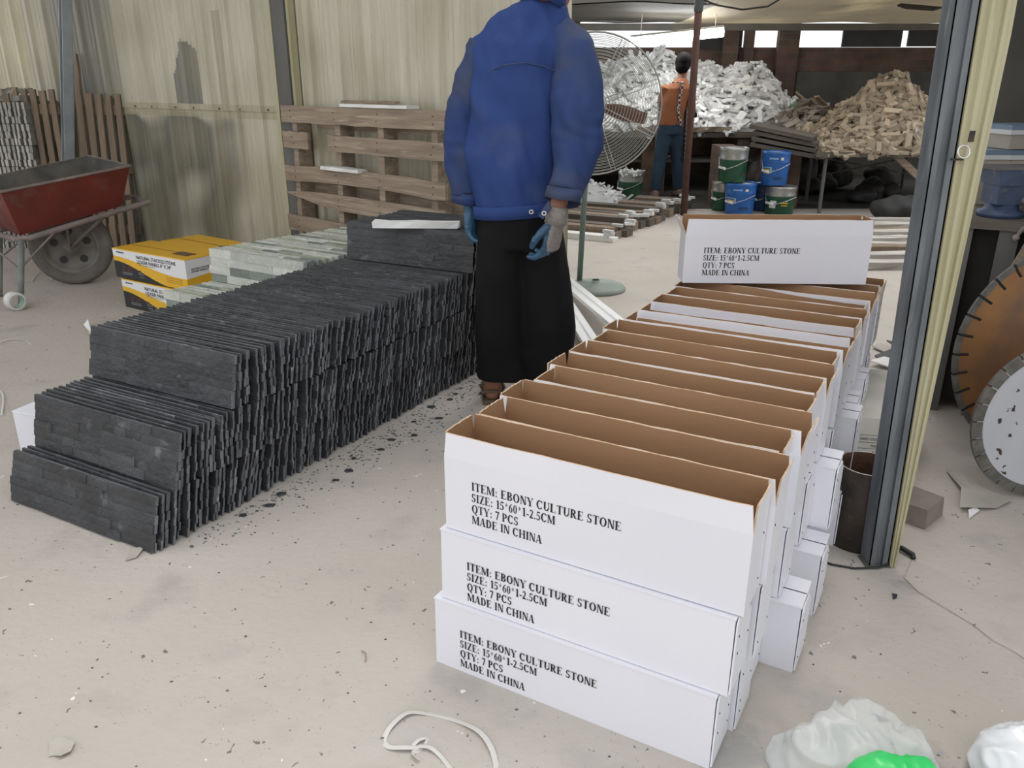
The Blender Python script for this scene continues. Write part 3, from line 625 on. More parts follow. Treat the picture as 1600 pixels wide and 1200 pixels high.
# gloved hands
def hand(parent, wrist, down, back, thumb, mats, k=1.0, curl=.5, voxel=.0032):
    """down: wrist->fingertips; back: out of the back of the hand; thumb: side of the thumb"""
    d = Vector(down).normalized(); bk = Vector(back); bk = (bk - d * bk.dot(d)).normalized(); s = d.cross(bk); s = s if s.dot(Vector(thumb)) > 0 else -s
    w = Vector(wrist); m = MB(); P = lambda a, b, c: w + (d * a + s * b + bk * c) * k
    rings = []
    for a, wd_, th in ((-.012, .026, .021), (.01, .029, .021), (.035, .036, .019), (.06, .041, .017), (.08, .040, .015), (.09, .036, .011)):
        rings.append([P(a, wd_ * math.cos(2 * math.pi * i / 16), th * math.sin(2 * math.pi * i / 16)) for i in range(16)])
    m.loft(rings)
    for i, (off, ln) in enumerate(((.029, .068), (.010, .076), (-.010, .071), (-.028, .056))):
        pts = [P(.075, off, 0)]; ang = .15; a, c = .075, 0
        for j_, fr in enumerate((.45, .30, .25)):
            ang += curl * (.55 + .12 * i + .25 * j_); a += ln * fr * math.cos(ang); c -= ln * fr * math.sin(ang); pts.append(P(a, off * (1 + .05 * (j_ + 1)), c))
        m.tube(pts, [.0098 * k, .0095 * k, .0086 * k, .0072 * k], 12); m.ell(pts[-1], (.0072 * k,) * 3, 10)
    tp_ = [P(.018, .026, -.004), P(.040, .046, -.012), P(.062, .053, -.022), P(.082, .047, -.032)]
    m.tube(tp_, [.013 * k, .0118 * k, .0105 * k, .0085 * k], 12); m.ell(tp_[-1], (.0085 * k,) * 3, 10)
    h = remeshed(m, 'glove', mats[0], voxel, 3, lambda p: .0012 * noise.noise(p * 90), parent)
    if len(mats) > 1:      # knitted back and cuff
        me = h.data; me.materials.append(mats[1])
        for f in me.polygons:
            v = (f.center - w) / k; a, b, c = v.dot(d), v.dot(s), v.dot(bk)
            if a < .012 or c > .002 + .06 * max(0, a - .06) + .15 * max(0, b): f.material_index = 1
        cu = MB(); cu.tube([P(-.035, 0, 0), P(-.01, 0, 0), P(.012, 0, 0)], [.028 * k, .030 * k, .031 * k], 16); cu.build('glove_cuff', mats[1], h, True)
    return h
hand(mroot, L(.146, 2.698, .748), (-.16, .05, -1), (.80, -.60, 0), (-.75, -.6, 0), [glov, knit], 1.2, .55)
hand(mroot, L(-.150, 2.93, .752), (.10, .05, -1), (-.8, .5, 0), (.2, .9, 0), [glov], 1.05, .4)

# ------------------------------------------------------------------ leaning pallet by the wall
nail = mat('nail_head', (.05, .04, .035))
PC = Vector((-1.335, 4.86, 0)); PR_ = Vector((-.325, 3.96, 0)); pv = (PR_ - PC); PLn = pv.length; pang = math.degrees(math.atan2(pv.y, pv.x))
pal = thing('wooden_pallet', 'big weathered wooden pallet standing on its edge against the corrugated wall', 'pallet', PC, pang)
pal.rotation_euler.x = R(-2)
def plank(x0, x1, z0, z1, seed, yy=0.0, droop=0, th=.018, m=wood, parent=pal, nm='board', jl=1, jr=0):
    rr = random.Random(seed); n = 12; rings = []
    for i in range(n + 1):
        u = i / n; x = x0 + (x1 - x0) * u; e = rr.uniform(-.003, .003); dz = droop * math.sin(u * math.pi)
        a, b = z0 + e + dz, z1 + rr.uniform(-.003, .003) + dz
        jx = 0
        rings.append([(x + (rr.uniform(-.012, .012) if (i == 0 and jl) or (i == n and jr) else 0), yy - th, a), (x, yy - th, b), (x, yy, b), (x + .003, yy, a)])
    mb = MB(); mb.loft(rings); o = mb.build(nm, m, parent)
    return o
zz = [(.955, 1.045), (.815, .905), (.63, .715), (.50, .585), (.345, .435), (.19, .28), (.05, .13)]
for i, (a, b) in enumerate(zz):
    if i == 1:
        o = plank(0, .24, a, b, 5, 0, 0, jr=1); plank(.43, PLn, a, b - .005, 6, 0, 0)
    elif i == 3:
        mb = MB(); n = 12; rings = []
        for k in range(n + 1):
            u = k / n; x = PLn * u; lo = a + .06 * max(0, 1 - u * 3.2); hi = b - .02 * max(0, 1 - u * 5)
            rings.append([(x, -.018, lo), (x, -.018, hi), (x, 0, hi), (x, 0, lo)])
        mb.loft(rings); mb.build('board', wood, pal)
    else: plank(0, PLn, a, b, 10 + i, 0, .015 if i == 2 else 0)
for i, x in enumerate((.10, .50, .86, 1.26)):
    mb = MB(); mb.bb((x - .022, .001, .02), (x + .022, .095, 1.03)); mb.build('stringer', wood, pal)
for i, z in enumerate((.97, .60, .24)):
    mb = MB(); mb.bb((0, .096, z - .045), (PLn, .112, z + .045)); mb.build('back_board', wood, pal)
nm_ = MB(); rr = random.Random(4)
for a, b in zz:
    for x in (.10, .50, .86, 1.26):
        for q_ in (.3, .7):
            if not (b > .9 and b < .91 and .25 < x < .45): nm_.lathe([(.0001, .002), (.0035, .002), (.0035, 0)], 6, (x + rr.uniform(-.012, .012), -.0185, a + (b - a) * q_), rm(90, 0, 0))
nm_.build('nail_heads', nail, pal)
# offcuts lying on the pallet edges
def slab_at(name, label, cat, p, d, rz, m, ry=0, group=None, seed=0, rx=0):
    rr = random.Random(seed); mb = MB(); x, y, z = d; n = 6; rings = []
    for i in range(n + 1):
        u = i / n - .5; q_ = lambda k: rr.uniform(-k, k)
        rings.append([(x * u + q_(x * .02) * (i in (0, n)), -y / 2 + q_(y * .06), 0), (x * u + q_(x * .02) * (i in (0, n)), -y / 2 + q_(y * .06), z + q_(z * .12)), (x * u, y / 2 + q_(y * .06), z + q_(z * .12)), (x * u, y / 2 + q_(y * .06), 0)])
    mb.loft(rings); o = mb.build(name, m); o.location = p; o.rotation_euler = (R(rx), R(ry), R(rz)); return tag(o, label, cat, group)
pq = lambda x, y, z: PC + Vector((math.cos(R(pang)) * x - math.sin(R(pang)) * y, math.sin(R(pang)) * x + math.cos(R(pang)) * y, z))
slab_at('white_stone_strip', 'thin white stone strip lying on the top edge of the leaning pallet', 'stone strip', pq(.83, .05, 1.048), (.52, .09, .014), pang, white_paint, seed=3)
slab_at('wooden_lath', 'thin wooden lath lying across a white strip on top of the leaning pallet', 'lath', pq(.72, .085, 1.064), (.44, .03, .014), pang, wood, seed=4)
slab_at('white_stone_strip', 'short white stone strip resting on the third board of the leaning pallet', 'stone strip', pq(.55, .012, .718), (.34, .06, .018), pang, white_paint, seed=5)
# white strip on top of the slates
c_ = (un(590, 346, .64) + un(714, 352, .64)) / 2
slab_at('white_foam_strip', 'long bright white strip lying on top of the highest slate panels', 'strip', Vector((c_.x, c_.y, .6235)), (.345, .05, .026), -3, white_paint, seed=8)

# ------------------------------------------------------------------ left corner: slatted frames, plank, stacked stone
def slat_frame(label, p, rz, xs, top, wd_=.05, lean=5):
    t = thing('slatted_frame', label, 'slatted frame', p, rz, 'board frames leaning on the wall'); t.rotation_euler.x = R(-lean)
    rr = random.Random(int(abs(p.x) * 100))
    for i, x in enumerate(xs):
        mb = MB(); w_ = wd_ * rr.uniform(.85, 1.1); e = rr.uniform(-.012, .012)
        mb.loft([[(x - w_ / 2 + rr.uniform(-.002, .002), -.02, z), (x + w_ / 2 + rr.uniform(-.002, .002), -.02, z), (x + w_ / 2, 0, z), (x - w_ / 2, 0, z)] for z in [k * (top + e) / 8 for k in range(9)]]); mb.build('board', woodv, t)
    for z in (.12, .55, .95):
        mb = MB(); mb.bb((xs[0] - .03, .001, z), (xs[-1] + .03, .05, z + .07)); mb.build('cross_rail', woodv, t)
    return t
fa = un(163, 386); fa.y -= .0
slat_frame('frame of upright grey-brown boards leaning on the wall right of the steel post', un(150, 389) + Vector((0, 0, .001)), -12, [.02 + .078 * i for i in range(5)], 1.09)
slat_frame('frame of upright grey-brown boards leaning on the wall left of the steel post', un(52, 386) + Vector((0, 0, .001)), -3, [.0 + .068 * i for i in range(6)], 1.12, .045, 3)
pa, pb_ = un(140, 386), unY(119, 84, 6.2); mb = MB(); q = (pb_ - pa).normalized().to_track_quat('Z', 'Y').to_matrix()
Lp = (pb_ - pa).length; mb.loft([[pa + q @ Vector(v) for v in ((-.033 * k, -.01, z), (.033 * k, -.01, z), (.033 * k, .01, z), (-.033 * k, .01, z))] for z, k in ((0, 1), (Lp * .8, 1), (Lp * .93, .75), (Lp, .2))])
tag(mb.build('wooden_plank', woodv), 'single long pointed plank leaning on the wall beside the steel post', 'plank')
gq = mat('dusty_pale_stone', (.38, .37, .33), (.25, .245, .22), .8, 14, .5, 60, col=True, rnd=.18)
DS = [stone_panel('stone_strip', gq, seed=90 + i, rows=3, t0=.012, t1=.024, L_=.5, H_=.145, jag=.02, edge=1.3) for i in range(5)]
s0 = un(-12, 388); cnt = 0
for lay in range(7):
    for i in range(14):
        rr = random.Random(lay * 31 + i); p = s0 + Vector((.0 + i * .033 + rr.uniform(-.003, .003), .03 * lay * 0 + .02 - .02 * (i * .033), lay * .148 + .001))
        o = put('stone_strip', DS[(i * 3 + lay * 2) % 5]); o.location = p; o.rotation_euler = (R(rr.uniform(-5, 5) * 0), 0, R(90 + rr.uniform(-3, 3)))
        nm = ['floor', 'second', 'third', 'fourth', 'fifth', 'sixth', 'uppermost'][lay]
        tag(o, 'dusty pale stone strip standing on edge in the %s tier of the far left stack' % nm, 'stone strip', 'pale stone strips in the %s tier of the far left stack' % nm)
for k, (dx, dz, sx, rz_, m_, lb) in enumerate([(.12, 0, .26, 10, gq, 'flat pale slab lying lowest on top of the far left stone stack'), (.33, .0, .24, -30, gq, 'flat greyish slab at the right on top of the far left stone stack'), (.16, .045, .24, -8, gq, 'flat pale slab lying highest on the far left stone stack'), (.34, .05, .16, 25, gq, 'small square grey slab crowning the far left stone stack')]):
    slab_at('stone_slab', lb, 'stone slab', s0 + Vector((dx, .18, 7 * .148 + .004 + dz)), (sx, .17, .035), rz_, m_, seed=30 + k)

# ------------------------------------------------------------------ wheelbarrow
redp = mat('dull_red_paint', (.17, .028, .02), (.115, .022, .018), .55, 6, .15, 40, c3=(.15, .11, .09), s3=7, t3=(.58, .8))
dirt = mat('cement_dirt', (.13, .12, .105), (.06, .055, .05), .9, 9, .3, 40)
tubem = mat('dirty_frame_tube', (.15, .12, .11), (.24, .20, .185), .7, 10, .1, 60)
gt = mat('grey_green_leg', (.15, .18, .165), (.24, .26, .24), .6, 12)
rub = mat('dusty_rubber', (.11, .10, .09), (.17, .155, .14), .85, 10, .3, 80); rim = mat('dusty_rim', (.20, .185, .17), (.13, .12, .11), .7, 12)
WB = un(123, 443)
wb = thing('wheelbarrow', 'red steel wheelbarrow with a dirty grey tray and one rubber wheel beside the wall', 'wheelbarrow', WB)
A = unY(203, 259, 4.86) - WB; B_ = unY(139, 244, 5.22) - WB; Dn = unY(2, 302, 4.42) - WB
ax = (A - Dn); Dn2 = A - ax * 1.55; Cf = B_ - ax * 1.5
bA = unY(190, 322, 4.90) - WB; bN = unY(32, 368, 4.56) - WB; bax = bA - bN
bF = bA + (B_ - A) * .62 + Vector((-.02, 0, 0)); Nl = Dn + ax * 0.0; bNl = bN
# tray: near side, far side, front end, rear end, floor -- thick steel sheet
Fl = B_ - ax * 1.08
bFl = bNl + (bF - bA)
nn_ = (bA - bNl).cross(A - bNl).normalized(); Nl = Nl - nn_ * (Nl - bNl).dot(nn_)
nn_ = (bF - bFl).cross(B_ - bFl).normalized(); Fl = Fl - nn_ * (Fl - bFl).dot(nn_)
def sheet(mb, pts, inn, th=.006):
    pts = [Vector(p) for p in pts]; inn = Vector(inn).normalized() * th
    n = len(pts); mb.add(pts + [p + inn for p in pts], [tuple(range(n - 1, -1, -1)), tuple(range(n, 2 * n))] + [(i, (i + 1) % n, n + (i + 1) % n, n + i) for i in range(n)], [0, 1] + [0] * n)
tr = MB(); TP = [bNl, bA, bF, bFl, Nl, A, B_, Fl]; tc0 = sum(TP, Vector()) / 8
TI = [p + (tc0 - p) * .045 + Vector((0, 0, .004 if k < 4 else .012)) for k, p in enumerate(TP)]
TQ = [(0, 1, 5, 4), (1, 2, 6, 5), (2, 3, 7, 6), (3, 0, 4, 7), (3, 2, 1, 0)]
tr.add(TP + TI, TQ + [tuple(8 + q_ for q_ in f[::-1]) for f in TQ] + [(4, 5, 13, 12), (5, 6, 14, 13), (6, 7, 15, 14), (7, 4, 12, 15)], [0] * 5 + [1] * 5 + [0] * 4)
tr.build('tray', [redp, dirt], wb)
rmb = MB(); rmb.tube([A, B_, Fl, Nl], .008, 8, closed=True); rmb.build('rim', tubem, wb)
rr = random.Random(2); rb = MB()
for k in range(26):
    u, v = rr.uniform(.1, .8), rr.uniform(.15, .85); p = bNl.lerp(bA, u).lerp(bFl.lerp(bF, u), v) + Vector((0, 0, .02 + .10 * (1 - u)))
    rb.box(p, (rr.uniform(.03, .12), rr.uniform(.02, .05), rr.uniform(.01, .03)), rm(rr.uniform(-40, 40), rr.uniform(-40, 40), rr.uniform(0, 180)))
tag(rb.build('rubble', dirt, None, loc=WB), 'dark cement rubble lying in the tray of the red wheelbarrow', 'rubble', kind='stuff')
ci = MB(); pc_ = bA.lerp(A, .45) + (B_ - A) * .45 - ax * .22; ci.tube([pc_ + Vector((.06 * math.cos(a_), .02, .05 * math.sin(a_))) for a_ in [2 * math.pi * k / 20 for k in range(20)]], .006, 8, closed=True)
tag(ci.build('wire_ring', dirt, None, loc=WB), 'dark wire ring lying inside the wheelbarrow tray', 'ring')
H1 = unY(235, 315, 4.93) - WB; H2 = unY(190, 328, 4.86) - WB; H3 = unY(33, 376, 4.50) - WB
fr = MB(); hd = (H3 - H2).normalized(); endl = unY(-60, 350, 4.75) - WB
fr.tube([H1, H2, H2.lerp(H3, .5), H3 - hd * .05, H3 + Vector((-.03, .01, .005)), endl], .0165, 10); off = (B_ - A) * .75
fr.tube([H1 + off * .55, H2 + off * .85, H3 + off * .85, endl + off * .3], .0165, 10); fr.tube([H1 + Vector((-.03, 0, 0)), H1 + off * .5], .014, 8); fr.build('frame', tubem, wb)
wc = Vector((0, .0, .232)); vd = Vector((wc + WB)); vd.z = 0; vd.normalize(); wq = Vector((vd.x + .22, vd.y, 0)).to_track_quat('Z', 'Y').to_matrix()
ty = MB(); ty.lathe([(.160, -.034), (.195, -.046), (.220, -.040), (.231, -.02), (.2325, 0), (.231, .02), (.220, .040), (.195, .046), (.160, .034), (.155, 0)], 48, wc, wq)
ty.f.append([0, 0, 0]) if 0 else None
wheel = ty.build('wheel', rub, wb, True)
ri = MB(); ri.lathe([(.162, -.030), (.150, -.034), (.140, -.018), (.118, -.004), (.05, -.008), (.045, -.030), (.0001, -.032)], 40, wc, wq); ri.lathe([(.162, .030), (.140, .018), (.118, .004), (.0001, .02)], 40, wc, wq)
rh = ri.build('rim_disc', rim, wheel, True)
hl = MB()
for k in range(5):
    a_ = k * 1.2566 + .3; q = Vector((math.cos(a_) * .095, math.sin(a_) * .095, -.0095)); hl.lathe([(.0001, -.001), (.022, -.001), (.022, .003)], 14, wc + wq @ q, wq)
hl.build('rim_hole', mat('shadowed_hole', (.03, .028, .025)), wheel)
fk = MB(); hub = wc + wq @ Vector((0, 0, -.055)); fk.tube([H2.lerp(H3, .18) + Vector((0, .02, 0)), hub, H2.lerp(H3, .58) + Vector((0, .02, 0))], .011, 8); hb2 = wc + wq @ Vector((0, 0, .055)); fk.tube([H2.lerp(H3, .2) + off * .5, hb2, H2.lerp(H3, .6) + off * .5], .011, 8); fk.tube([hub, hb2], .014, 8); fk.build('wheel_fork', tubem, wb)
for o_, (px_, py_) in ((0, (33, 479)), (1, None or (0, 0))):
    g = (un(px_, py_) - WB) if not o_ else (un(33, 479) - WB + off * .8); topp = H3 + (off * .8 if o_ else Vector())
    g.z = .004
    lg = MB(); lg.tube([topp, g], [.017, .015], 12); lgo = lg.build('leg', gt, wb, True)
    br = MB(); br.tube([topp.lerp(g, .42), topp.lerp(H2, .34)], .006, 6); br.tube([topp.lerp(g, .46), topp + Vector((-.22, .05, -.02))], .006, 6); br.build('brace', tubem, wb)
tc_ = un(30, 483); tr_ = MB(); tq = Vector((.95, -.75, 0)).to_track_quat('Z', 'Y').to_matrix(); tcc = Vector((tc_.x, tc_.y - .02, .051))
tr_.lathe([(.037, -.028), (.050, -.028), (.050, .028), (.037, .028)], 32, tcc, tq); 
n_ = 32; tr_.f = [f for f in tr_.f]
tr_.loft([[tcc + tq @ Vector((r * math.cos(2 * math.pi * j / n_), r * math.sin(2 * math.pi * j / n_), z)) for j in range(n_)] for r, z in ((.0368, .028), (.0368, -.028))], 1, False)
tag(tr_.build('tape_roll', [mat('pale_tape', (.72, .71, .68), (.62, .61, .58), .4), mat('green_core', (.10, .36, .22), (.5, .55, .5), .6, 20)], None, True), 'white tape roll with green core standing at the wheelbarrow leg', 'tape roll')

# ------------------------------------------------------------------ far yard: brick wall, roof edge, tarpaulins
def brick_mat(name, c1, c2, mo):
    m = bpy.data.materials.new(name); m.use_nodes = True; nt = m.node_tree; b = nt.nodes['Principled BSDF']; b.inputs['Roughness'].default_value = .9
    tc = nt.nodes.new('ShaderNodeTexCoord'); mp = nt.nodes.new('ShaderNodeMapping'); mp.inputs['Rotation'].default_value = (R(90), 0, 0); br = nt.nodes.new('ShaderNodeTexBrick')
    br.inputs['Scale'].default_value = 1; br.inputs['Brick Width'].default_value = .24; br.inputs['Row Height'].default_value = .075; br.inputs['Mortar Size'].default_value = .006
    br.inputs['Color1'].default_value = (*c1, 1); br.inputs['Color2'].default_value = (*c2, 1); br.inputs['Mortar'].default_value = (*mo, 1)
    nt.links.new(tc.outputs['Object'], mp.inputs[0]); nt.links.new(mp.outputs[0], br.inputs['Vector'])
    n = nt.nodes.new('ShaderNodeTexNoise'); n.inputs['Scale'].default_value = 4; n.inputs['Detail'].default_value = 8; nt.links.new(tc.outputs['Object'], n.inputs['Vector'])
    x = nt.nodes.new('ShaderNodeMix'); x.data_type = 'RGBA'; x.blend_type = 'MULTIPLY'; x.inputs[0].default_value = .8; nt.links.new(br.outputs[0], x.inputs[6]); nt.links.new(n.outputs[0], x.inputs[7]); nt.links.new(x.outputs[2], b.inputs['Base Color'])
    bp = nt.nodes.new('ShaderNodeBump'); bp.inputs['Strength'].default_value = .6; bp.inputs['Distance'].default_value = .02; nt.links.new(br.outputs['Fac'], bp.inputs['Height']); bp.invert = True; nt.links.new(bp.outputs[0], b.inputs['Normal'])
    return m
brick = brick_mat('old_brick', (.26, .15, .11), (.19, .12, .095), (.20, .175, .15))
YB = 11.0
def zy(x, y, Y): return unY(x, y, Y)
bw = MB(); x0, x1 = -1.2, 9.0; ztop = zy(1300, 74, YB).z; zb2 = zy(1300, 112, YB).z
bw.bb((x0, YB, 0), (x1, YB + .24, ztop)); struct(bw.build('wall_back', brick))
pl = MB(); pl.bb((zy(1240, 150, YB).x, YB - .03, 0), (x1, YB - .001, zb2)); struct(pl.build('wall_back_plaster', mat('dark_plaster', (.075, .07, .065), (.12, .115, .105), .9, 3)))
bpz = zy(1300, 38, YB).z
for i, (xa, xb) in enumerate([(1128, 1152), (1162, 1176), (1214, 1246), (850, 905)]):
    pi = MB(); pi.bb((zy(xa, 60, YB).x, YB - .10, 0), (zy(xb, 60, YB).x, YB - .001, bpz + .1))
    tag(pi.build('brick_pier', brick), ['narrow brick pier rising to the roof behind the white stone heap', 'slim brick pier left of the bright square opening', 'broad brick pier between the two bright openings', 'brick pier behind the big fan'][i], 'pier')
dk = mat('black_sheet', (.02, .02, .02), (.035, .034, .03), .6, 5)
for i, (xa, xb, ya_, yb_) in enumerate([(1314, 1410, 46, 71), (1416, 1486, 46, 70), (1488, 1515, 46, 70)]):
    a_, b_ = zy(xa, yb_, YB - .02), zy(xb, ya_, YB - .02); mb = MB(); mb.bb((a_.x, a_.y - .03, a_.z - .02), (b_.x, a_.y, b_.z + .06))
    tag(mb.build('black_board', dk), 'black board closing the gap above the brick wall, %s' % ['left of the thin slit of light', 'right of the thin slit of light', 'beside the steel door post'][i], 'board')
# dark boards over the low gap left of the square opening
mb = MB(); a_, b_ = zy(1092, 78, YB - .02), zy(1160, 50, YB - .02); mb.bb((a_.x, a_.y - .03, a_.z), (b_.x, a_.y, b_.z + .05)); tag(mb.build('black_board', dk), 'black board closing the gap above the bricks behind the white heap', 'board')
dg_ = MB(); dg_.bb((1.7, 8.0, 0.0), (9, YB, .006)); dg_.bb((-1.2, 8.9, 0.0), (1.7, YB, .006)); struct(dg_.build('floor_dirt', mat('black_soil', (.035, .032, .028), (.055, .05, .045), .95, 6, .4, 30)))
# steel roof beam and sagging tarpaulin
beam = mat('grey_beam', (.17, .16, .14), (.12, .115, .10), .6, 4); YE = 10.2
e1, e2 = zy(895, 62, YE), zy(1560, 42, YE); e2.z = e1.z = 0
zt = zy(1250, 38, YE).z; zl = zy(1250, 47, YE).z
mb = MB(); mb.bb((-1.2, YE, zl), (8.5, YE + .12, zt + .01)); tag(mb.build('roof_beam', beam), 'long grey steel beam carrying the far roof edge across the yard', 'beam')
tarp = mat('cream_tarpaulin', (.62, .56, .46), (.50, .46, .38), .7, 1.2, .1, 20, c3=(.72, .66, .52), s3=.8, t3=(.5, .6)); 
def translucent(m, f):
    nt = m.node_tree; b = nt.nodes['Principled BSDF']; o = nt.nodes['Material Output']; t = nt.nodes.new('ShaderNodeBsdfTranslucent'); x = nt.nodes.new('ShaderNodeMixShader'); x.inputs[0].default_value = f
    nt.links.new(b.inputs['Base Color'].links[0].from_socket, t.inputs[0]); nt.links.new(b.outputs[0], x.inputs[1]); nt.links.new(t.outputs[0], x.inputs[2]); nt.links.new(x.outputs[0], o.inputs[0])
translucent(tarp, .5)
tarpd = mat('grey_tarpaulin', (.07, .065, .052), (.12, .112, .09), .7, 1.5, .1, 20)
def tarp_sheet(name, x0, x1, y0, y1, z0, z1, m, sag, seed):
    mb = MB(); nx, ny = 40, 16; mb.v = []
    for layer in (0, 1):
        for jj in range(ny + 1):
            for i in range(nx + 1):
                u, v = i / nx, jj / ny; x = x0 + (x1 - x0) * u; y = y0 + (y1 - y0) * v
                z = z0 + (z1 - z0) * v - sag * math.sin(v * math.pi) * (.6 + .4 * math.sin(u * 9 + seed)) + .03 * noise.noise(Vector((x * 1.4, y * 1.4, seed)))
                mb.v.append(Vector((x, y, z + .01 * layer)))
    s_ = nx + 1; b0 = (ny + 1) * s_
    for jj in range(ny):
        for i in range(nx):
            k = jj * s_ + i; mb.f.append([k, k + s_, k + s_ + 1, k + 1]); mb.f.append([b0 + k, b0 + k + 1, b0 + k + s_ + 1, b0 + k + s_]); mb.m += [0, 0]; mb.c += [(1, 1, 1)] * 2
    return mb.build(name, m, None, True)
o = tarp_sheet('tarpaulin', 1.85, 8.5, 7.7, YE, zy(1300, -30, 7.7).z, zt + .02, tarp, .10, 2); tag(o, 'sagging cream tarpaulin roof over the far yard, right side', 'tarpaulin')
o = tarp_sheet('tarpaulin', -1.2, 1.84, 7.9, YE, zy(1000, 6, 7.9).z, zt + .02, tarpd, .02, 5); tag(o, 'dark grey tarpaulin roof over the far yard, left of the rusty pole', 'tarpaulin')
o = tarp_sheet('tarpaulin', -1.2, 8.5, YE + .1, YB - .35, zt + .03, bpz + .55, tarpd, .02, 7); tag(o, 'narrow grey sheet above the brick wall behind the roof beam', 'tarpaulin')
mb = MB(); a_ = zy(1430, 15, 8.6); mb.add([a_ + Vector(v) for v in ((-.18, 0, .03), (-.1, .1, .05), (.12, .1, .03), (.26, 0, .01), (.14, -.08, -.02), (-.12, -.06, .0), (-.18, 0, .045), (-.1, .1, .065), (.12, .1, .045), (.26, 0, .025), (.14, -.08, -.005), (-.12, -.06, .015))], [(5, 4, 3, 2, 1, 0), (6, 7, 8, 9, 10, 11)] + [(i, (i + 1) % 6, 6 + (i + 1) % 6, 6 + i) for i in range(6)])
tag(mb.build('dark_patch', dk), 'dark ragged patch stuck to the cream tarpaulin near the door post', 'patch')
# fluorescent tube
ft_ = thing('tube_light', 'lit fluorescent tube hanging under the far roof beam', 'lamp', zy(1065, 56, 8.9))
q1, q2 = zy(985, 66, 8.9) - ft_.location, zy(1130, 50, 8.9) - ft_.location
mb = MB(); mb.tube([q1, q2], .045, 12); mb.build('tube', emis('lit_tube', (1, 1, .98), 30), ft_, True)  # tube made thicker so its shape takes in the glare
mb = MB(); mb.tube([q1 + Vector((0, 0, .045)), q2 + Vector((0, 0, .045))], .022, 6); [mb.tube([q_ + Vector((0, 0, .04)), q_ + Vector((0, 0, .35))], .004, 6) for q_ in (q1 * .8, q2 * .8)]; mb.build('fitting', mat('white_metal', (.7, .7, .68)), ft_)
mb = MB(); cp = [zy(1085, -6, 7.9), zy(1120, 8, 7.9), zy(1160, 15, 7.9), zy(1200, 10, 7.9), zy(1226, -6, 7.9)]; mb.tube(cp, .008, 8)
tag(mb.build('electric_cable', dk, None, True), 'black electric cable drooping below the tarpaulin right of the rusty pole', 'cable')
# rusty pole
rp = mat('rusty_brown_pole', (.13, .06, .045), (.085, .04, .032), .7, 10, .2, 60, c3=(.28, .2, .16), s3=30, t3=(.68, .78))
g = un(1068, 336); tpp = unY(1092, 8, g.y); po = thing('rusty_pole', 'rusty brown round pole standing in the far yard in front of the orange-shirted person', 'pole', g)
mb = MB(); mb.tube([(0, 0, 0), tpp - g + Vector((0, 0, .3))], .032, 14); mb.build('shaft', rp, po, True)
mb = MB(); v = (tpp - g); mb.tube([v * .97, v * 1.25], .04, 14); mb.build('socket', steel, po, True)

# benches
dwood = mat('dark_dirty_wood', (.10, .085, .07), (.17, .15, .125), .9, 5, .3, 40, stretch=(.5, 4, 4))
blackv = mat('dull_black', (.014, .013, .012), (.025, .023, .021), .95, 5)  # near-black tone for the bench panels and blade slots
tz = zy(1285, 238, 7.65).z; bz_ = zy(1040, 206, 9.2).z
tb = thing('work_bench', 'long low bench of dirty boards carrying the heap of tan stone offcuts', 'bench', (0, 0, 0))
xl = zy(1276, 238, 7.65).x
mb = MB(); mb.bb((xl, 7.65, tz - .045), (6.4, 9.2, tz)); mb.build('bench_top', dwood, tb)
for (x, y) in ((zy(1285, 300, 7.7).x, 7.72), (zy(1302, 300, 7.9).x, 8.6), (4.3, 7.72), (4.3, 9.1), (6.2, 7.72), (6.2, 9.1)):
    mb = MB(); mb.tube([(x, y, 0), (x, y, tz - .045)], .018, 8); mb.build('leg', dsteel, tb)
mb = MB(); mb.tube([(xl + .15, 8.6, tz - .09), (4.25, 8.6, .25)], .007, 6); mb.tube([(xl + .4, 8.6, .25), (4.4, 8.6, tz - .06)], .007, 6); mb.build('cross_brace', dsteel, tb)
mb = MB(); mb.box((zy(1425, 262, 7.7).x, 7.72, tz - .16), (.42, .04, .06), rm(0, 38, 0)); mb.build('diagonal_brace', wood, tb)
t2 = thing('work_bench', 'long brick and board bench carrying the heap of white stone offcuts', 'bench', (0, 0, 0))
mb = MB(); mb.bb((-.6, 9.2, bz_ - .06), (3.3, 10.9, bz_)); mb.build('bench_top', dwood, t2)
for xa, xb in ((870, 905), (1003, 1040), (1150, 1168), (1232, 1262)):
    mb = MB(); mb.bb((zy(xa, 250, 9.25).x, 9.25, 0), (zy(xb, 250, 9.25).x, 9.75, bz_ - .06)); mb.build('brick_leg', brick, t2)
mb = MB(); mb.bb((-.6, 9.3, .32), (3.3, 9.9, .35)); mb.build('lower_shelf', dwood, t2)
a_ = zy(1030, 206, 9.15); slab_at('wooden_board', 'short board lying on the edge of the white stone bench left of the rusty pole', 'board', Vector((a_.x, 9.3, bz_ + .001)), (.5, .2, .05), 0, wood, seed=11)
a_ = zy(1115, 205, 9.1); slab_at('wooden_board', 'pair of boards edge lying on the white stone bench right of the rusty pole', 'board', Vector((a_.x, 9.28, bz_ + .001)), (.42, .22, .05), 4, wood, seed=12)

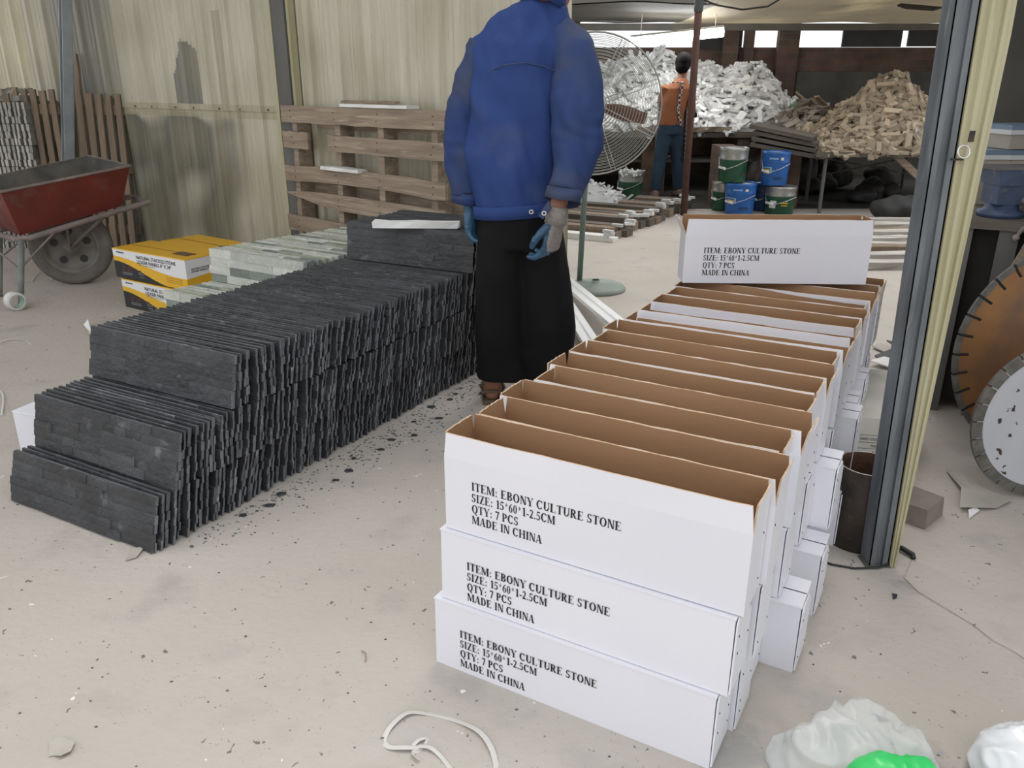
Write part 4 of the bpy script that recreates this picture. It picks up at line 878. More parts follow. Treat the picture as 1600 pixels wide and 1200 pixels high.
# stack of dirty boards between the benches
for k in range(4):
    pL, pR = zy(1172 + 3 * k * (k < 3), 224 - 9.5 * k, 7.95), zy(1276 - (6 if k == 3 else 0), 243 - 9 * k, 7.7); c_ = (pL + pR) / 2; dv = pR - pL
    mb = MB(); q = dv.normalized().to_track_quat('X', 'Z').to_matrix()
    mb.box((0, 0, 0), (dv.length, .5, .036)); o = mb.build('dirty_board', dwood); o.matrix_world = Matrix.Translation(c_ + Vector((.1, .22, -.01))) @ q.to_4x4(); 
    tag(o, 'dirty tilted board between the stone heaps, %s of four' % ['lowest', 'second from the bottom', 'third from the bottom', 'highest'][k], 'board', 'tilted boards above the buckets')
mb = MB(); mb.bb((2.0, 8.05, .0), (2.2, 8.4, .58)); tag(mb.build('brick_support', brick), 'narrow low brick support behind the left paint buckets', 'support')
mb = MB(); mb.bb((2.5, 8.0, 0), (2.78, 8.4, .56)); tag(mb.build('brick_support', brick), 'low brick support under the tilted dirty boards', 'support')

# ------------------------------------------------------------------ heaps
def offcuts(name, m, seed, sz, n=6, tint=None):
    out = []
    for i in range(n):
        rr = random.Random(seed + i); L_, w_, t_ = [rr.uniform(*q_) for q_ in sz]; mb = MB(); k = rr.uniform(.8, 1.2); cc = tint(rr) if tint else (k, k, k)
        p = [(sx * L_ / 2 + rr.uniform(-.01, .01), sy * w_ / 2 + rr.uniform(-.006, .006), sz_ * t_ / 2 + rr.uniform(-.003, .003)) for sz_ in (-1, 1) for sx, sy in ((-1, -1), (1, -1), (1, 1), (-1, 1))]
        mb.hexa(p, 0, cc); out.append(mb.mesh(name, m))
    return out
wst = mat('white_stone', (.82, .83, .84), (.62, .63, .64), .7, 5, .2, 40, col=True, rnd=.22)
tst = mat('tan_stone', (.56, .47, .35), (.40, .32, .235), .75, 5, .2, 40, col=True, rnd=.28)
def heap(label, cat, name, protos, hf, xr, yr, n, seed, group, core_m, core_lbl, nfill, facey=-.5, big=1.0):
    rr = random.Random(seed); mb = MB(); nx, ny = 46, 18
    H_ = lambda x, y: hf(x, y)
    g = [[Vector((xr[0] + (xr[1] - xr[0]) * i / nx, yr[0] + (yr[1] - yr[0]) * j_ / ny, 0)) for i in range(nx + 1)] for j_ in range(ny + 1)]
    for row in g:
        for p in row: p.z = max(hf(p.x, p.y, True), H_(p.x, p.y) - .05)
    s_ = nx + 1
    mb.v = [p for row in g for p in row]
    for j_ in range(ny):
        for i in range(nx): k = j_ * s_ + i; mb.f.append([k, k + 1, k + s_ + 1, k + s_]); mb.m.append(0); mb.c.append((.55, .55, .55))
    def place(rr):
        for _ in range(60):
            x, y = rr.uniform(*xr), rr.uniform(*yr); h = H_(x, y)
            if h > hf(x, y, True) + .01:
                e = .05; nn = Vector((-(H_(x + e, y) - H_(x - e, y)) / (2 * e), -(H_(x, y + e) - H_(x, y - e)) / (2 * e), 1)).normalized()
                q = nn.to_track_quat('Z', 'Y').to_matrix() @ rm(rr.gauss(0, 16), rr.gauss(0, 16), 0) @ rm(0, 0, rr.uniform(0, 360))
                return Vector((x, y, h - rr.uniform(-.01, .035))), q
        return None
    for k in range(nfill):
        r_ = place(rr)
        if not r_: continue
        p, q = r_; me = rr.choice(protos); cc = rr.uniform(.55, 1.2)
        mb.hexa([p + q @ (v.co * big) for v in me.vertices], 0, (cc, cc, cc))
    o = mb.build('stone_rubble', core_m); tag(o, core_lbl, 'rubble', kind='stuff')
    for k in range(n):
        r_ = place(rr)
        if not r_: continue
        p, q = r_; o = put(name, rr.choice(protos)); o.matrix_world = Matrix.Translation(p + Vector((0, 0, .012))) @ q.to_4x4(); tag(o, label, cat, group)
WR = [(840, 110), (905, 108), (945, 98), (985, 84), (1012, 92), (1035, 72), (1052, 88), (1075, 98), (1105, 96), (1122, 108), (1150, 104), (1185, 96), (1205, 118), (1222, 150), (1262, 168), (1300, 192), (1330, 206)]
WRp = [(zy(a, b, 10.3).x, zy(a, b, 10.3).z) for a, b in WR]
def interp(T, x):
    if x <= T[0][0]: return T[0][1]
    for (a, b), (c, d) in zip(T, T[1:]):
        if x <= c: return b + (d - b) * (x - a) / (c - a)
    return T[-1][1]
def wh(x, y, base=False):
    if base: return bz_ if not base is True else bz_ - .02
    r = interp(WRp, x); u = (y - 9.22) / 1.08; u = max(0, min(1, u)) if u < 1 else max(0, 1 - (u - 1) * .6)
    return bz_ + (r - bz_) * (u ** .75) + .045 * noise.noise(Vector((x * 4, y * 4, 1)))
wp = offcuts('white_stone_offcut', wst, 400, ((.12, .30), (.03, .08), (.014, .03)))
heap('broken white stone strip in the big white heap on the far bench', 'stone piece', 'white_stone_offcut', wp, wh, (-.3, 3.75), (9.22, 10.6), 300, 5, 'white stone pieces in the big heap', wst, 'mass of white broken stone filling the big heap behind the fan', 1500, big=.9)
TR = [(1235, 236), (1262, 205), (1290, 196), (1330, 158), (1352, 140), (1385, 120), (1408, 112), (1428, 135), (1442, 160), (1462, 178), (1478, 206), (1500, 222), (1540, 232)]
TRp = [(zy(a, b, 8.5).x, zy(a, b, 8.5).z) for a, b in TR]
def thp(x, y, base=False):
    if base: return tz - .02
    r = interp(TRp, x); u = (y - 7.66) / .84; u = max(0, min(1, u)) if u < 1 else max(0, 1 - (u - 1) * .8)
    return tz + (r - tz) * (u ** .8) + .035 * noise.noise(Vector((x * 4, y * 4, 7)))
tp2 = offcuts('tan_stone_offcut', tst, 500, ((.10, .22), (.035, .06), (.02, .04)))
heap('short tan stone offcut in the pointed heap on the right-hand bench', 'stone piece', 'tan_stone_offcut', tp2, thp, (TRp[0][0], TRp[-1][0]), (7.66, 9.1), 300, 9, 'tan stone offcuts in the pointed heap', tst, 'mass of tan stone offcuts filling the pointed heap', 1300, big=.95)
# mixed rubble between the heaps, green bag
gb = MB(); c_ = zy(1245, 168, 9.6); gb.ell((0, 0, 0), (.10, .12, .14), 18); o = remeshed(gb, 'green_bag', mat('green_plastic', (.10, .25, .15), (.2, .33, .24), .4, 9), .02, 2, lambda p: .03 * noise.noise(p * 14)); o.location = (c_.x, 9.6, c_.z - .06)
tag(o, 'small crumpled green plastic bag between the white and tan heaps', 'bag')
for k in range(9):
    rr = random.Random(k + 50); c_ = zy(1258 + k * 7, 150 + rr.uniform(0, 40) + k * 3, 9.3 - .03 * k); mb = MB(); mb.box((0, 0, 0), (rr.uniform(.3, .5), .05, .02)); o = mb.build('wooden_lath', wood); o.location = c_; o.rotation_euler = (R(rr.uniform(-20, 20)), R(rr.uniform(-60, 60)), R(rr.uniform(-50, 50)))
    tag(o, 'loose lath sticking out beside the small green bag between the heaps', 'lath', 'laths between the heaps')
def mid(x, y, base=False):
    if base: return .52
    xa, xb = zy(1225, 200, 9).x, zy(1345, 200, 9).x; u = (x - xa) / (xb - xa); u = max(0, min(1, u)); v = max(0, min(1, (y - 8.3) / 1.0))
    return .56 + v * (.40 * math.sin(math.pi * min(1, u * .8 + .15)))
heap('grey-brown stone scrap lying between the white heap and the tan heap', 'stone piece', 'stone_scrap', offcuts('stone_scrap', mat('grey_brown_scrap', (.30, .27, .23), (.42, .40, .36), .8, 5, col=True, rnd=.25), 600, ((.12, .28), (.04, .08), (.015, .03))), mid, (zy(1225, 200, 9).x, zy(1345, 200, 9).x), (8.3, 9.4), 70, 19, 'stone scraps between the heaps', mat('brown_scrap', (.20, .17, .14), (.32, .28, .24), .85, 4, col=True), 'mass of grey-brown stone scrap between the two heaps', 260)
pt = MB(); pt.lathe([(.0001, 0), (.09, 0), (.13, .02), (.135, .02), (.13, .026), (.088, .008), (.0001, .008)], 28); o = pt.build('metal_plate', mat('dull_white_metal', (.6, .62, .63), None, .35, metal=.3), None, True); o.location = zy(1449, 216, 7.80); o.rotation_euler = (R(48), R(25), 0); o.scale = (1.15, .8, 1)
tag(o, 'oval silver-white metal dish lying on the right side of the tan heap', 'dish')

# ------------------------------------------------------------------ paint buckets
def bucket(label, px, ybot, ytop, wpx, body, topm, content=None, Y=None, z0=0, lab=None, fill=None, rim_c=True):
    g = un(px, ybot, z0) if Y is None else None
    if Y is not None: g = unY(px, ybot, Y); g.z = z0
    D = g.y * .936 - (z0 - CH) * .352; r = wpx / 2 * D / FPX; h = unY(px, ytop, g.y).z - z0
    t = thing('paint_bucket', label, 'bucket', (g.x, g.y, z0), 0, 'paint buckets in the far yard'); hb_ = h * .66
    mb = MB(); mb.lathe([(.0001, .003), (r * .90, .003), (r * .92, .008), (r * .985, hb_), (r * .99, hb_ + .004)], 30); mb.build('body', body, t, True)
    mb = MB(); mb.lathe([(r * .985, hb_), (r * 1.01, hb_ + .006), (r * .99, hb_ + .016), (r, h * .90), (r * 1.02, h * .93), (r * 1.01, h), (r * .95, h), (r * .95, h - .03)], 30); mb.build('upper_band', topm, t, True)
    mb = MB(); mb.lathe([(.0001, h - .012 + (.02 if fill else 0)), (r * .6, h - .010), (r * .955, h - .016)], 24); mb.build('contents', content or white_paint, t, True)
    mb = MB(); mb.tube([(-r * 1.02, 0, h * .72), (-r * 1.15, -r * .8, h * .5), (-r * .7, -r * 1.15, h * .42), (0, -r * 1.2, h * .52), (r * .7, -r * 1.05, h * .66), (r * 1.02, 0, h * .72)], .0035, 6); mb.build('wire_handle', chrome, t)
    mb = MB(); mb.tube([(-r * 1.12, -r * .62, h * .46), (-r * .80, -r * 1.1, h * .42)], .012, 8); mb.build('grip', white_paint, t)
    if lab: lab(t, r, h)
    return t
grn = mat('dark_green_paint', (.012, .07, .035), (.02, .10, .05), .35, 8); blu = mat('blue_paint', (.02, .12, .42), (.03, .15, .48), .35, 5); dblu = mat('dark_blue_paint', (.012, .05, .13), (.02, .06, .16), .4, 5)
silv = mat('scuffed_tin', (.45, .45, .43), (.30, .30, .29), .35, 12, metal=.6)
def arcpatch(t, r, a0, a1, z0, z1, m, name, ro=1.008):
    mb = MB(); n = 8
    for i in range(n):
        u, v = R(a0 + (a1 - a0) * i / n), R(a0 + (a1 - a0) * (i + 1) / n); f = lambda a_, z: (r * ro * math.cos(a_), r * ro * math.sin(a_), z)
        mb.add([f(u, z0), f(v, z0), f(v, z1), f(u, z1)], [(0, 1, 2, 3)])
    mb.build(name, m, t)
yp = mat('yellow_mark', (.55, .38, .04)); lb_ = mat('pale_blue_mark', (.25, .45, .75)); wl_ = mat('white_mark', (.7, .7, .68))
def bl_lab(t, r, h):
    arcpatch(t, r, 205, 232, h * .36, h * .50, yp, 'printed_emblem'); arcpatch(t, r, 198, 238, h * .53, h * .56, lb_, 'printed_stripe'); arcpatch(t, r, 232, 240, h * .38, h * .54, lb_, 'printed_stripe')
    arcpatch(t, r, 225, 262, h * .78, h * .83, lb_, 'printed_letters', 1.015); arcpatch(t, r, 272, 284, h * .76, h * .84, wl_, 'printed_badge', 1.015); arcpatch(t, r, 250, 290, h * .2, h * .26, dblu, 'printed_letters')
def gr_lab(t, r, h): arcpatch(t, r, 295, 306, h * .22, h * .30, red, 'printed_dot')
def gr_lab2(t, r, h):
    arcpatch(t, r, 215, 240, h * .42, h * .52, wl_, 'printed_label'); arcpatch(t, r, 212, 238, h * .26, h * .38, wl_, 'printed_label'); arcpatch(t, r, 255, 285, h * .42, h * .47, yp, 'printed_letters'); arcpatch(t, r, 258, 282, h * .34, h * .38, yp, 'printed_letters')
b1 = bucket('blue paint bucket with white-crusted rim on the ground, front left of the bucket group', 1154, 334, 285, 46, blu, blu, None, lab=bl_lab)
b2 = bucket('green paint bucket with a silver band on the ground, front right of the bucket group', 1216, 334, 290, 46, grn, silv, silv, lab=gr_lab2)
bucket('dark blue paint bucket standing behind the two front buckets', 1190, 328, 284, 38, dblu, dblu, None)
bucket('dark green bucket half hidden behind the front blue bucket', 1127, 328, 283, 34, grn, silv, None)
h1 = b1.children[1].dimensions.z; z1_ = unY(1154, 287, b1.location.y).z
bucket('green paint bucket with a silver band and white lid, upper left in the bucket group', 1143, 281, 230, 44, grn, silv, wl_, Y=b1.location.y + .06, z0=z1_ + .012, lab=gr_lab)
z2_ = unY(1216, 291, b2.location.y).z
bucket('blue paint bucket stacked on top at the upper right of the bucket group', 1209, 283, 236, 42, blu, blu, None, Y=b2.location.y + .02, z0=z2_ + .012, lab=bl_lab)
bg_ = bucket('green paint bucket filled with white stone chips near the small white heap', 984, 312, 268, 38, grn, silv, wst, fill=1)

def chips(center, rx, ry, h, n, label, group, protos, seed, k=1.0, base=0.0, lblc='stone piece', nm='white_stone_chip'):
    rr = random.Random(seed)
    for i in range(n):
        a_, q_ = rr.uniform(0, 6.283), math.sqrt(rr.random()); x, y = center[0] + rx * q_ * math.cos(a_), center[1] + ry * q_ * math.sin(a_); z = base + h * (1 - q_ ** 1.3) + .012
        o = put(nm, rr.choice(protos)); o.location = (x, y, z); o.rotation_euler = (rr.gauss(0, .35), rr.gauss(0, .35), rr.uniform(0, 6.28)); o.scale = (k,) * 3; tag(o, label, lblc, group)
bl_ = bg_.location; chips((bl_.x, bl_.y), .13, .13, .07, 22, 'white stone chip in the green bucket beside the small heap', 'chips in the green bucket', wp, 3, .45, unY(984, 270, bl_.y).z - .02)
sh = un(935, 318); c0 = Vector((.66, 8.38, 0))
mo = MB(); mo.lathe([(.55, 0), (.42, .09), (.2, .19), (.0001, .22)], 24, (c0.x, c0.y, 0)); tag(mo.build('stone_grit', wst, None, True), 'grey-white stone grit making up the small heap on the ground', 'rubble', kind='stuff')
chips((c0.x, c0.y), .60, .5, .24, 170, 'white stone chip in the small heap on the ground near the green bucket', 'chips in the small ground heap', wp, 8, .55, .0)

# timbers lying in a row on the ground
for k in range(15):
    rr = random.Random(k + 700); u = k / 14; e_ = Vector((.822, 6.27, 0)).lerp(Vector((1.80, 7.95, 0)), u) - RX * .05; ln = rr.uniform(1.35, 1.5) if k < 6 else rr.uniform(.8, .9) if k < 9 else rr.uniform(.5, .58); w_ = rr.uniform(.112, .132); hh = rr.uniform(.08, .125)
    end = e_ + RX * rr.uniform(-.06, .05)
    if k == 0: hh = .045
    mb = MB(); mb.bb((-ln, -w_ / 2, 0), (0, w_ / 2, hh * .62)); mb.bb((-ln + .02, -w_ / 2 + .004, hh * .64), (-.02 - rr.uniform(0, .05), w_ / 2 - .01, hh))
    o = mb.build('timber', white_paint if k == 0 else [dwood, woodv, dwood][k % 3], None, loc=end, rz=RZ); o.location.z = .001
    tag(o, 'white board lying nearest the fan at the front of the row of timbers' if k == 0 else 'weathered timber lying on the ground beyond the fan, %s from the front of the row' % ORD[k + 1], 'timber', 'row of timbers on the ground')
    for q_ in range(1 if k % 2 else 2):
        mb = MB(); mb.box((rr.uniform(-.06, .0), rr.uniform(-.03, .03), hh + .0125 + .022 * q_), (.085, .04, .022), rm(0, 0, rr.uniform(-30, 30)))
        o2 = mb.build('white_stone_chip', wst, None, loc=end, rz=RZ); tag(o2, 'white stone chip lying on the right-hand ends of the ground timbers', 'stone piece', 'chips on the timber ends')
for k in range(9):
    rr = random.Random(k + 800); y = 5.35 + k * .205; x0_ = unY(1330, 400, y).x - .5; mb = MB(); hh = .05 + .012 * (k % 3)
    mb.loft([[Vector((x, y - .075 + rr.uniform(-.01, .01), .001)), Vector((x, y - .07 + rr.uniform(-.012, .012), hh)), Vector((x, y + .06, hh + rr.uniform(-.006, .006))), Vector((x, y + .065, .001))] for x in [x0_ + 1.75 * i / 12 for i in range(13)]])
    o = mb.build('white_stone_board', [mat('chalky_board', (.62, .60, .56), (.36, .33, .29), .85, 7, .3, 50, stretch=(.6, 4, 4)), woodv][k % 4 == 2]); tag(o, 'long pale rough board lying flat right of the lifted carton, %s from the front' % ORD[k + 1], 'board', 'pale boards right of the lifted carton')
for (px_, py_, s_, lb) in ((1400, 344, 1.0, 'dark humped sack lying under the right-hand bench'), (1345, 318, .7, 'dark small sack lying deep under the right-hand bench')):
    g = un(px_, py_); mb = MB(); mb.ell((0, 0, .11 * s_), (.24 * s_, .17 * s_, .11 * s_), 20); o = remeshed(mb, 'sack', mat('dark_sack', (.03, .03, .032), (.05, .05, .05)), .02, 3, lambda p: .03 * noise.noise(p * 9)); o.location = g; tag(o, lb, 'sack')
for k in range(16):
    rr = random.Random(k + 1200); g = Vector((rr.uniform(2.7, 4.2), rr.uniform(8.6, 9.8), 0)); mb = MB(); s_ = rr.uniform(.09, .2); mb.ell((0, 0, s_ * .8), (s_ * 1.2, s_, s_ * .8), 14)
    o = remeshed(mb, 'rock', mat('dark_rock', (.07, .065, .06), (.045, .042, .04)), .02, 1, lambda p: .05 * noise.noise(p * 7)) if k < 3 else put('rock', bpy.data.objects['rock' if k % 3 == 0 else ('rock.001' if k % 3 == 1 else 'rock.002')].data)
    o.location = g; o.rotation_euler.z = rr.uniform(0, 6); o.scale = (1, 1, rr.uniform(.8, 1.4)); tag(o, 'dark rock in the shade under the right-hand bench', 'rock', 'rocks under the right-hand bench')

# ------------------------------------------------------------------ person in orange
og = mat('orange_shirt', (.36, .135, .06), (.30, .105, .045), .85, 7, .1, 60); jean = mat('blue_jeans', (.025, .05, .085), (.04, .075, .12), .9, 6)
def check_mat():
    m = bpy.data.materials.new('checked_apron'); m.use_nodes = True; nt = m.node_tree; b = nt.nodes['Principled BSDF']; b.inputs['Roughness'].default_value = .85
    tc = nt.nodes.new('ShaderNodeTexCoord'); c = nt.nodes.new('ShaderNodeTexChecker'); c.inputs['Scale'].default_value = 42; c.inputs['Color1'].default_value = (.55, .52, .52, 1); c.inputs['Color2'].default_value = (.07, .03, .05, 1)
    nt.links.new(tc.outputs['Object'], c.inputs[0]); nt.links.new(c.outputs[0], b.inputs['Base Color']); return m
chk = check_mat()
OG = un(1040, 309); pr2 = thing('person', 'person in an orange shirt, checked apron and jeans working at the white heap', 'person', OG)
def S(x, y, z): return Vector((x, y, z)) * .93
bd = MB(); P, hq = head(bd, S(.13, .16, 1.42), (.35, .9, -.3), .93)
bd.tube([S(.10, .08, 1.24), S(.125, .13, 1.35)], [.048, .046], 14); bd.loft([oval(S(.0, .0, .80), .11, .085), oval(S(.02, .02, 1.0), .095, .075), oval(S(.07, .06, 1.22), .12, .07)])
bd.tube([S(-.08, .04, 1.19), S(-.10, .12, 1.0), S(.02, .30, .92)], [.04, .034, .026], 12); bd.tube([S(.19, .09, 1.20), S(.235, .14, .97), S(.30, .34, .93)], [.04, .036, .026], 12)
bd.tube([S(-.05, 0, .82), S(-.09, .0, .42), S(-.13, -.02, .06)], [.075, .05, .035], 14); bd.tube([S(.07, .02, .82), S(.12, .08, .42), S(.17, .12, .06)], [.075, .05, .035], 14)
for q_ in ((-.13, -.02), (.17, .12)): bd.ell(S(q_[0], q_[1] + .05, .03), (.04, .10, .03), 14)
remeshed(bd, 'body', skin, .010, 4, None, pr2); face_parts(P, hq, .93, pr2)
hr = MB(); hr.ell(P(0, -.02, .03), (.085, .095, .10), 22, hq); hr.ell(P(0, -.055, -.04), (.072, .055, .065), 18, hq); remeshed(hr, 'hair', hairm, .010, 3, lambda p: .004 * noise.noise(p * 50), pr2)
sh_ = MB(); sh_.loft([oval(S(0, 0, .80), .128, .105, 22), oval(S(.01, .01, .92), .122, .10, 22), oval(S(.03, .03, 1.05), .128, .10, 22), oval(S(.06, .055, 1.18), .135, .095, 22), oval(S(.085, .075, 1.25), .085, .075, 22), oval(S(.105, .09, 1.29), .055, .055, 22)])
sh_.tube([S(-.05, .05, 1.20), S(-.09, .10, 1.05), S(-.07, .17, .98)], [.062, .055, .05], 16); sh_.tube([S(.165, .085, 1.20), S(.225, .12, 1.06), S(.24, .15, .96), S(.27, .24, .93)], [.062, .058, .056, .05], 16)
remeshed(sh_, 'shirt', og, .009, 5, lambda p: .007 * noise.noise(Vector((p.x * 12, p.y * 9, p.z * 5))), pr2)
tj = MB(); tj.loft([oval(S(0, 0, .84), .12, .10, 20), oval(S(0, 0, .70), .132, .105, 20)]); tj.tube([S(-.055, 0, .74), S(-.09, .0, .42), S(-.125, -.02, .085)], [.085, .066, .060], 18); tj.tube([S(.07, .02, .74), S(.12, .08, .42), S(.165, .12, .085)], [.085, .066, .060], 18)
remeshed(tj, 'jeans', jean, .010, 5, None, pr2)
ap = MB(); n = 20
for z0_, z1_a in ((.42, .98),):
    rings = []
    for i in range(9):
        z = z0_ + (z1_a - z0_) * i / 8; r_ = .172 - .010 * (i / 8); rings.append([S(r_ * math.sin(a_) + .02, .02 + r_ * .92 * math.cos(a_) + .01, z) for a_ in [R(-112 + 224 * k / n) for k in range(n + 1)]] + [S((r_ - .006) * math.sin(a_) + .02, .02 + (r_ - .006) * .92 * math.cos(a_) + .01, z) for a_ in [R(112 - 224 * k / n) for k in range(n + 1)]])
    ap.loft(rings)
ap.build('apron', chk, pr2)
st = MB(); st.tube([S(-.05, -.05, 1.235), S(.03, -.045, 1.25), S(.11, -.03, 1.24)], .014, 8, flat=.5); st.tube([S(.09, -.05, 1.24), S(.07, -.085, 1.1), S(.055, -.10, .95), S(.10, -.11, .80)], .014, 8, flat=.5); st.build('apron_strap', chk, pr2)
for q_, a_, tq_ in ((S(.02, .31, .915), (.2, .9, -.3), (1, 0, 0)), (S(.305, .35, .925), (.5, .8, -.2), (-1, 0, 0))): hand(pr2, q_, a_, (0, 0, 1), tq_, [dk], .85, .5, .006)
shm = mat('pink_brown_shoe', (.28, .17, .15))
for q_ in ((-.13, -.02), (.17, .12)): s_ = MB(); s_.ell(S(q_[0], q_[1] + .03, .035), (.048, .115, .035), 16); s_.ell(S(q_[0], q_[1] - .03, .06), (.04, .05, .04), 14); remeshed(s_, 'shoe', shm, .008, 3, None, pr2)

# ------------------------------------------------------------------ big pedestal fan
fw = mat('fan_wire', (.55, .56, .54), (.42, .43, .41), .4, 9, metal=.3); fp_ = mat('green_grey_pole', (.12, .18, .16), (.16, .22, .20), .5, 8)
FB = un(905, 446); fan = thing('pedestal_fan', 'large industrial pedestal fan with a round wire guard and green-grey pole', 'fan', FB)
hubp = unY(927, 164, 4.87) - FB; fq = Vector((-.10, -1, .04)).to_track_quat('Z', 'Y').to_matrix(); fq = Matrix((fq.col[0], fq.col[1], fq.col[2])).transposed()
RF = .385
fo = lambda r, a_, z: hubp + fq @ Vector((r * math.cos(a_), r * math.sin(a_), z))
pol = MB(); pol.tube([(0, 0, .01), Vector((hubp.x - .02, .02, hubp.z - .02))], .017, 14); pol.build('pole', fp_, fan, True)
bs = MB(); bs.lathe([(.0001, 0), (.175, 0), (.18, .012), (.165, .03), (.03, .04), (.022, .06)], 36, (.09, -.10, 0)); bs.build('base', mat('pale_green_base', (.33, .38, .34), (.27, .31, .28), .5, 8), fan, True)
depth = lambda r: .10 * math.sqrt(max(0, 1 - (r / RF) ** 2)) + .015
for sgn, nm in ((1, 'front_guard'), (-1, 'rear_guard')):
    gm = MB(); nr = 19
    for k in range(nr):
        r = .075 + (RF - .075) * k / (nr - 1); gm.tube([fo(r, 2 * math.pi * i / 48, sgn * depth(r)) for i in range(48)], .0017 if k < nr - 1 else .0042, 5, closed=True)
    for k in range(8):
        for e_ in (-.02, .02): gm.tube([fo(r, k * math.pi / 4 + .35 + e_ / r * .6, sgn * (depth(r) + .003)) for r in [.07 + (RF - .07) * i / 10 for i in range(11)]], .0019, 5)
    gm.build(nm, fw, fan)
cap = MB(); cap.lathe([(.0001, .142), (.04, .14), (.058, .13), (.068, .118), (.07, .10), (.0001, .10)], 28, hubp, fq); cp_ = cap.build('hub_cap', fw, fan, True)
sp = MB()
for k in range(10):
    a_ = k * .628; sp.tube([fo(.014, a_, .1425), fo(.034, a_, .1425)], .0022, 5)
sp.build('hub_slots', dk, cp_)
mo_ = MB(); mo_.tube([fo(0, 0, -.03), fo(0, 0, -.22)], .065, 20); mo_.tube([fo(0, 0, .1), fo(0, 0, -.05)], .03, 16); mo_.build('motor', fp_, fan, True)
bmt = mat('brown_fan_blade', (.16, .075, .055), (.20, .10, .075), .45, 6)
for k in range(3):
    a0 = -.24 + k * 2.094; bl = MB(); rings = []
    for i in range(9):
        u = i / 8; r = .04 + .27 * u; w_ = .014 + .028 * math.sin(min(1, u * 1.15) * 2.4); rings.append([fo(r, a0 + s_ * w_ / r * 1.0, s_ * .02 + zz_) for s_, zz_ in ((-1, 0), (0, .004), (1, 0), (1, -.004), (0, 0), (-1, -.004))])
    bl.loft(rings); bl.build('blade', bmt, fan, True)

# ------------------------------------------------------------------ door post on the right
g = un(1373, 886); tp3 = unY(1514, 0, g.y + .0); lean = Vector((tp3.x - g.x, 0, tp3.z)).normalized()
q = Matrix((Vector((lean.z, 0, -lean.x)), Vector((0, 1, 0)), lean)).transposed()
post = thing('door_post', 'grey galvanised steel channel post with a yellowed ribbed sheet on its right side', 'post', g)
HP = 1.9
def colm(x0, x1, y0, y1, name, m, z0=0, z1=HP): mb = MB(); mb.hexa([q @ Vector(v) for v in ((x0, y0, z0), (x1, y0, z0), (x1, y1, z0), (x0, y1, z0), (x0, y0, z1), (x1, y0, z1), (x1, y1, z1), (x0, y1, z1))]); return mb
ch = MB()
for x0, x1, y0, y1 in ((-.026, -.014, 0, .003), (-.014, -.011, 0, .010), (-.011, .008, .008, .011), (.008, .011, 0, .010), (.011, .024, 0, .003), (-.026, -.023, 0, .055), (.021, .024, 0, .055)):
    ch.hexa([q @ Vector(v) for v in ((x0, y0, 0), (x1, y0, 0), (x1, y1, 0), (x0, y1, 0), (x0, y0, HP), (x1, y0, HP), (x1, y1, HP), (x0, y1, HP))])
ch.build('steel_channel', steel, post)
fs = MB(); zs = [HP * i / 12 for i in range(13)]; rings = []
for z in zs:
    w_ = .015 + .054 * min(1, z / 1.25) ; x0 = .026
    us = [0, .16, .2, .36, .4, .62, .66, .78, .84, 1]; ds = [0, 0, .010, .010, 0, 0, .008, .008, 0, 0]
    rings.append([q @ Vector((x0 + w_ * u, -.004 - d * min(1, z + .3), z)) for u, d in zip(us, ds)] + [q @ Vector((x0 + w_ * u, .004 - d * min(1, z + .3), z)) for u, d in list(zip(us, ds))[::-1]])
fs.loft(rings); fs.build('ribbed_sheet', frp, post)
sb = MB(); sb.hexa([q @ Vector(v) for v in ((.040, .02, .25), (.06, .02, .25), (.06, .045, .25), (.040, .045, .25), (.095, .02, HP), (.125, .02, HP), (.125, .045, HP), (.095, .045, HP))]); sb.build('white_edge_trim', mat('cream_edge', (.6, .58, .5), (.5, .48, .38)), post)
rg = MB(); rp_ = unY(1506, 237, g.y - .03) - g; rg.tube([rp_ + Vector((.0125 * math.cos(a_), .004 * math.sin(a_), .0125 * math.sin(a_))) for a_ in [2 * math.pi * k / 24 for k in range(24)]], .0017, 8, closed=True); rg.build('latch_ring', chrome, post, True)
lt = MB(); lt.box(unY(1517, 213, g.y - .012) - g, (.011, .01, .022)); lt.build('latch_hole', rust, post); lt = MB(); lt.box(unY(1496, 249, g.y - .008) - g, (.026, .006, .004)); lt.build('latch_plate', rust, post)
bk_ = MB(); bk_.bb((-.035, -.006, 0), (.03, .05, .004)); bk_.build('foot_plate', dsteel, post)

# ------------------------------------------------------------------ workshop corner behind the post
mb = MB(); mb.bb((1.38, .75, 2.25), (5.5, 3.7, 2.31)); struct(mb.build('unseen_ceiling', cm))  # unseen roof slab added to shade the workshop corner
mb = MB(); mb.bb((2.75, 1.2, 0), (2.81, 3.6, 2.25)); struct(mb.build('wall_right', mat('dark_side_wall', (.12, .11, .10), (.09, .085, .075), .8, 3)))  # unseen side wall added along with it to darken the corner
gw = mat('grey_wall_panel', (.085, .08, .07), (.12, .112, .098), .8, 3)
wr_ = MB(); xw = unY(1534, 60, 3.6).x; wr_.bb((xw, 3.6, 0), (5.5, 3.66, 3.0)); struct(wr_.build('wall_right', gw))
bx = unY(1497, 352, 2.85); bench = thing('workshop_bench', 'dark workshop bench behind the door post carrying a blue vise', 'workbench', (bx.x, 2.85, 0), RZ)
bzt = unY(1540, 347, 2.75).z
for nm, a_, b_ in (('bench_top', (0, 0, bzt - .035), (1.25, .6, bzt)), ('front_panel', (.03, .06, .05), (1.25, .08, bzt - .035)), ('side_panel', (.02, .08, 0), (.04, .55, bzt - .035)), ('leg', (.0, .02, 0), (.05, .07, bzt - .035)), ('leg', (.13, .015, 0), (.19, .055, bzt - .035))):
    mb = MB(); mb.bb(a_, b_); mb.build(nm, dsteel if nm in ('leg',) else (dwood if nm == 'bench_top' else blackv), bench)
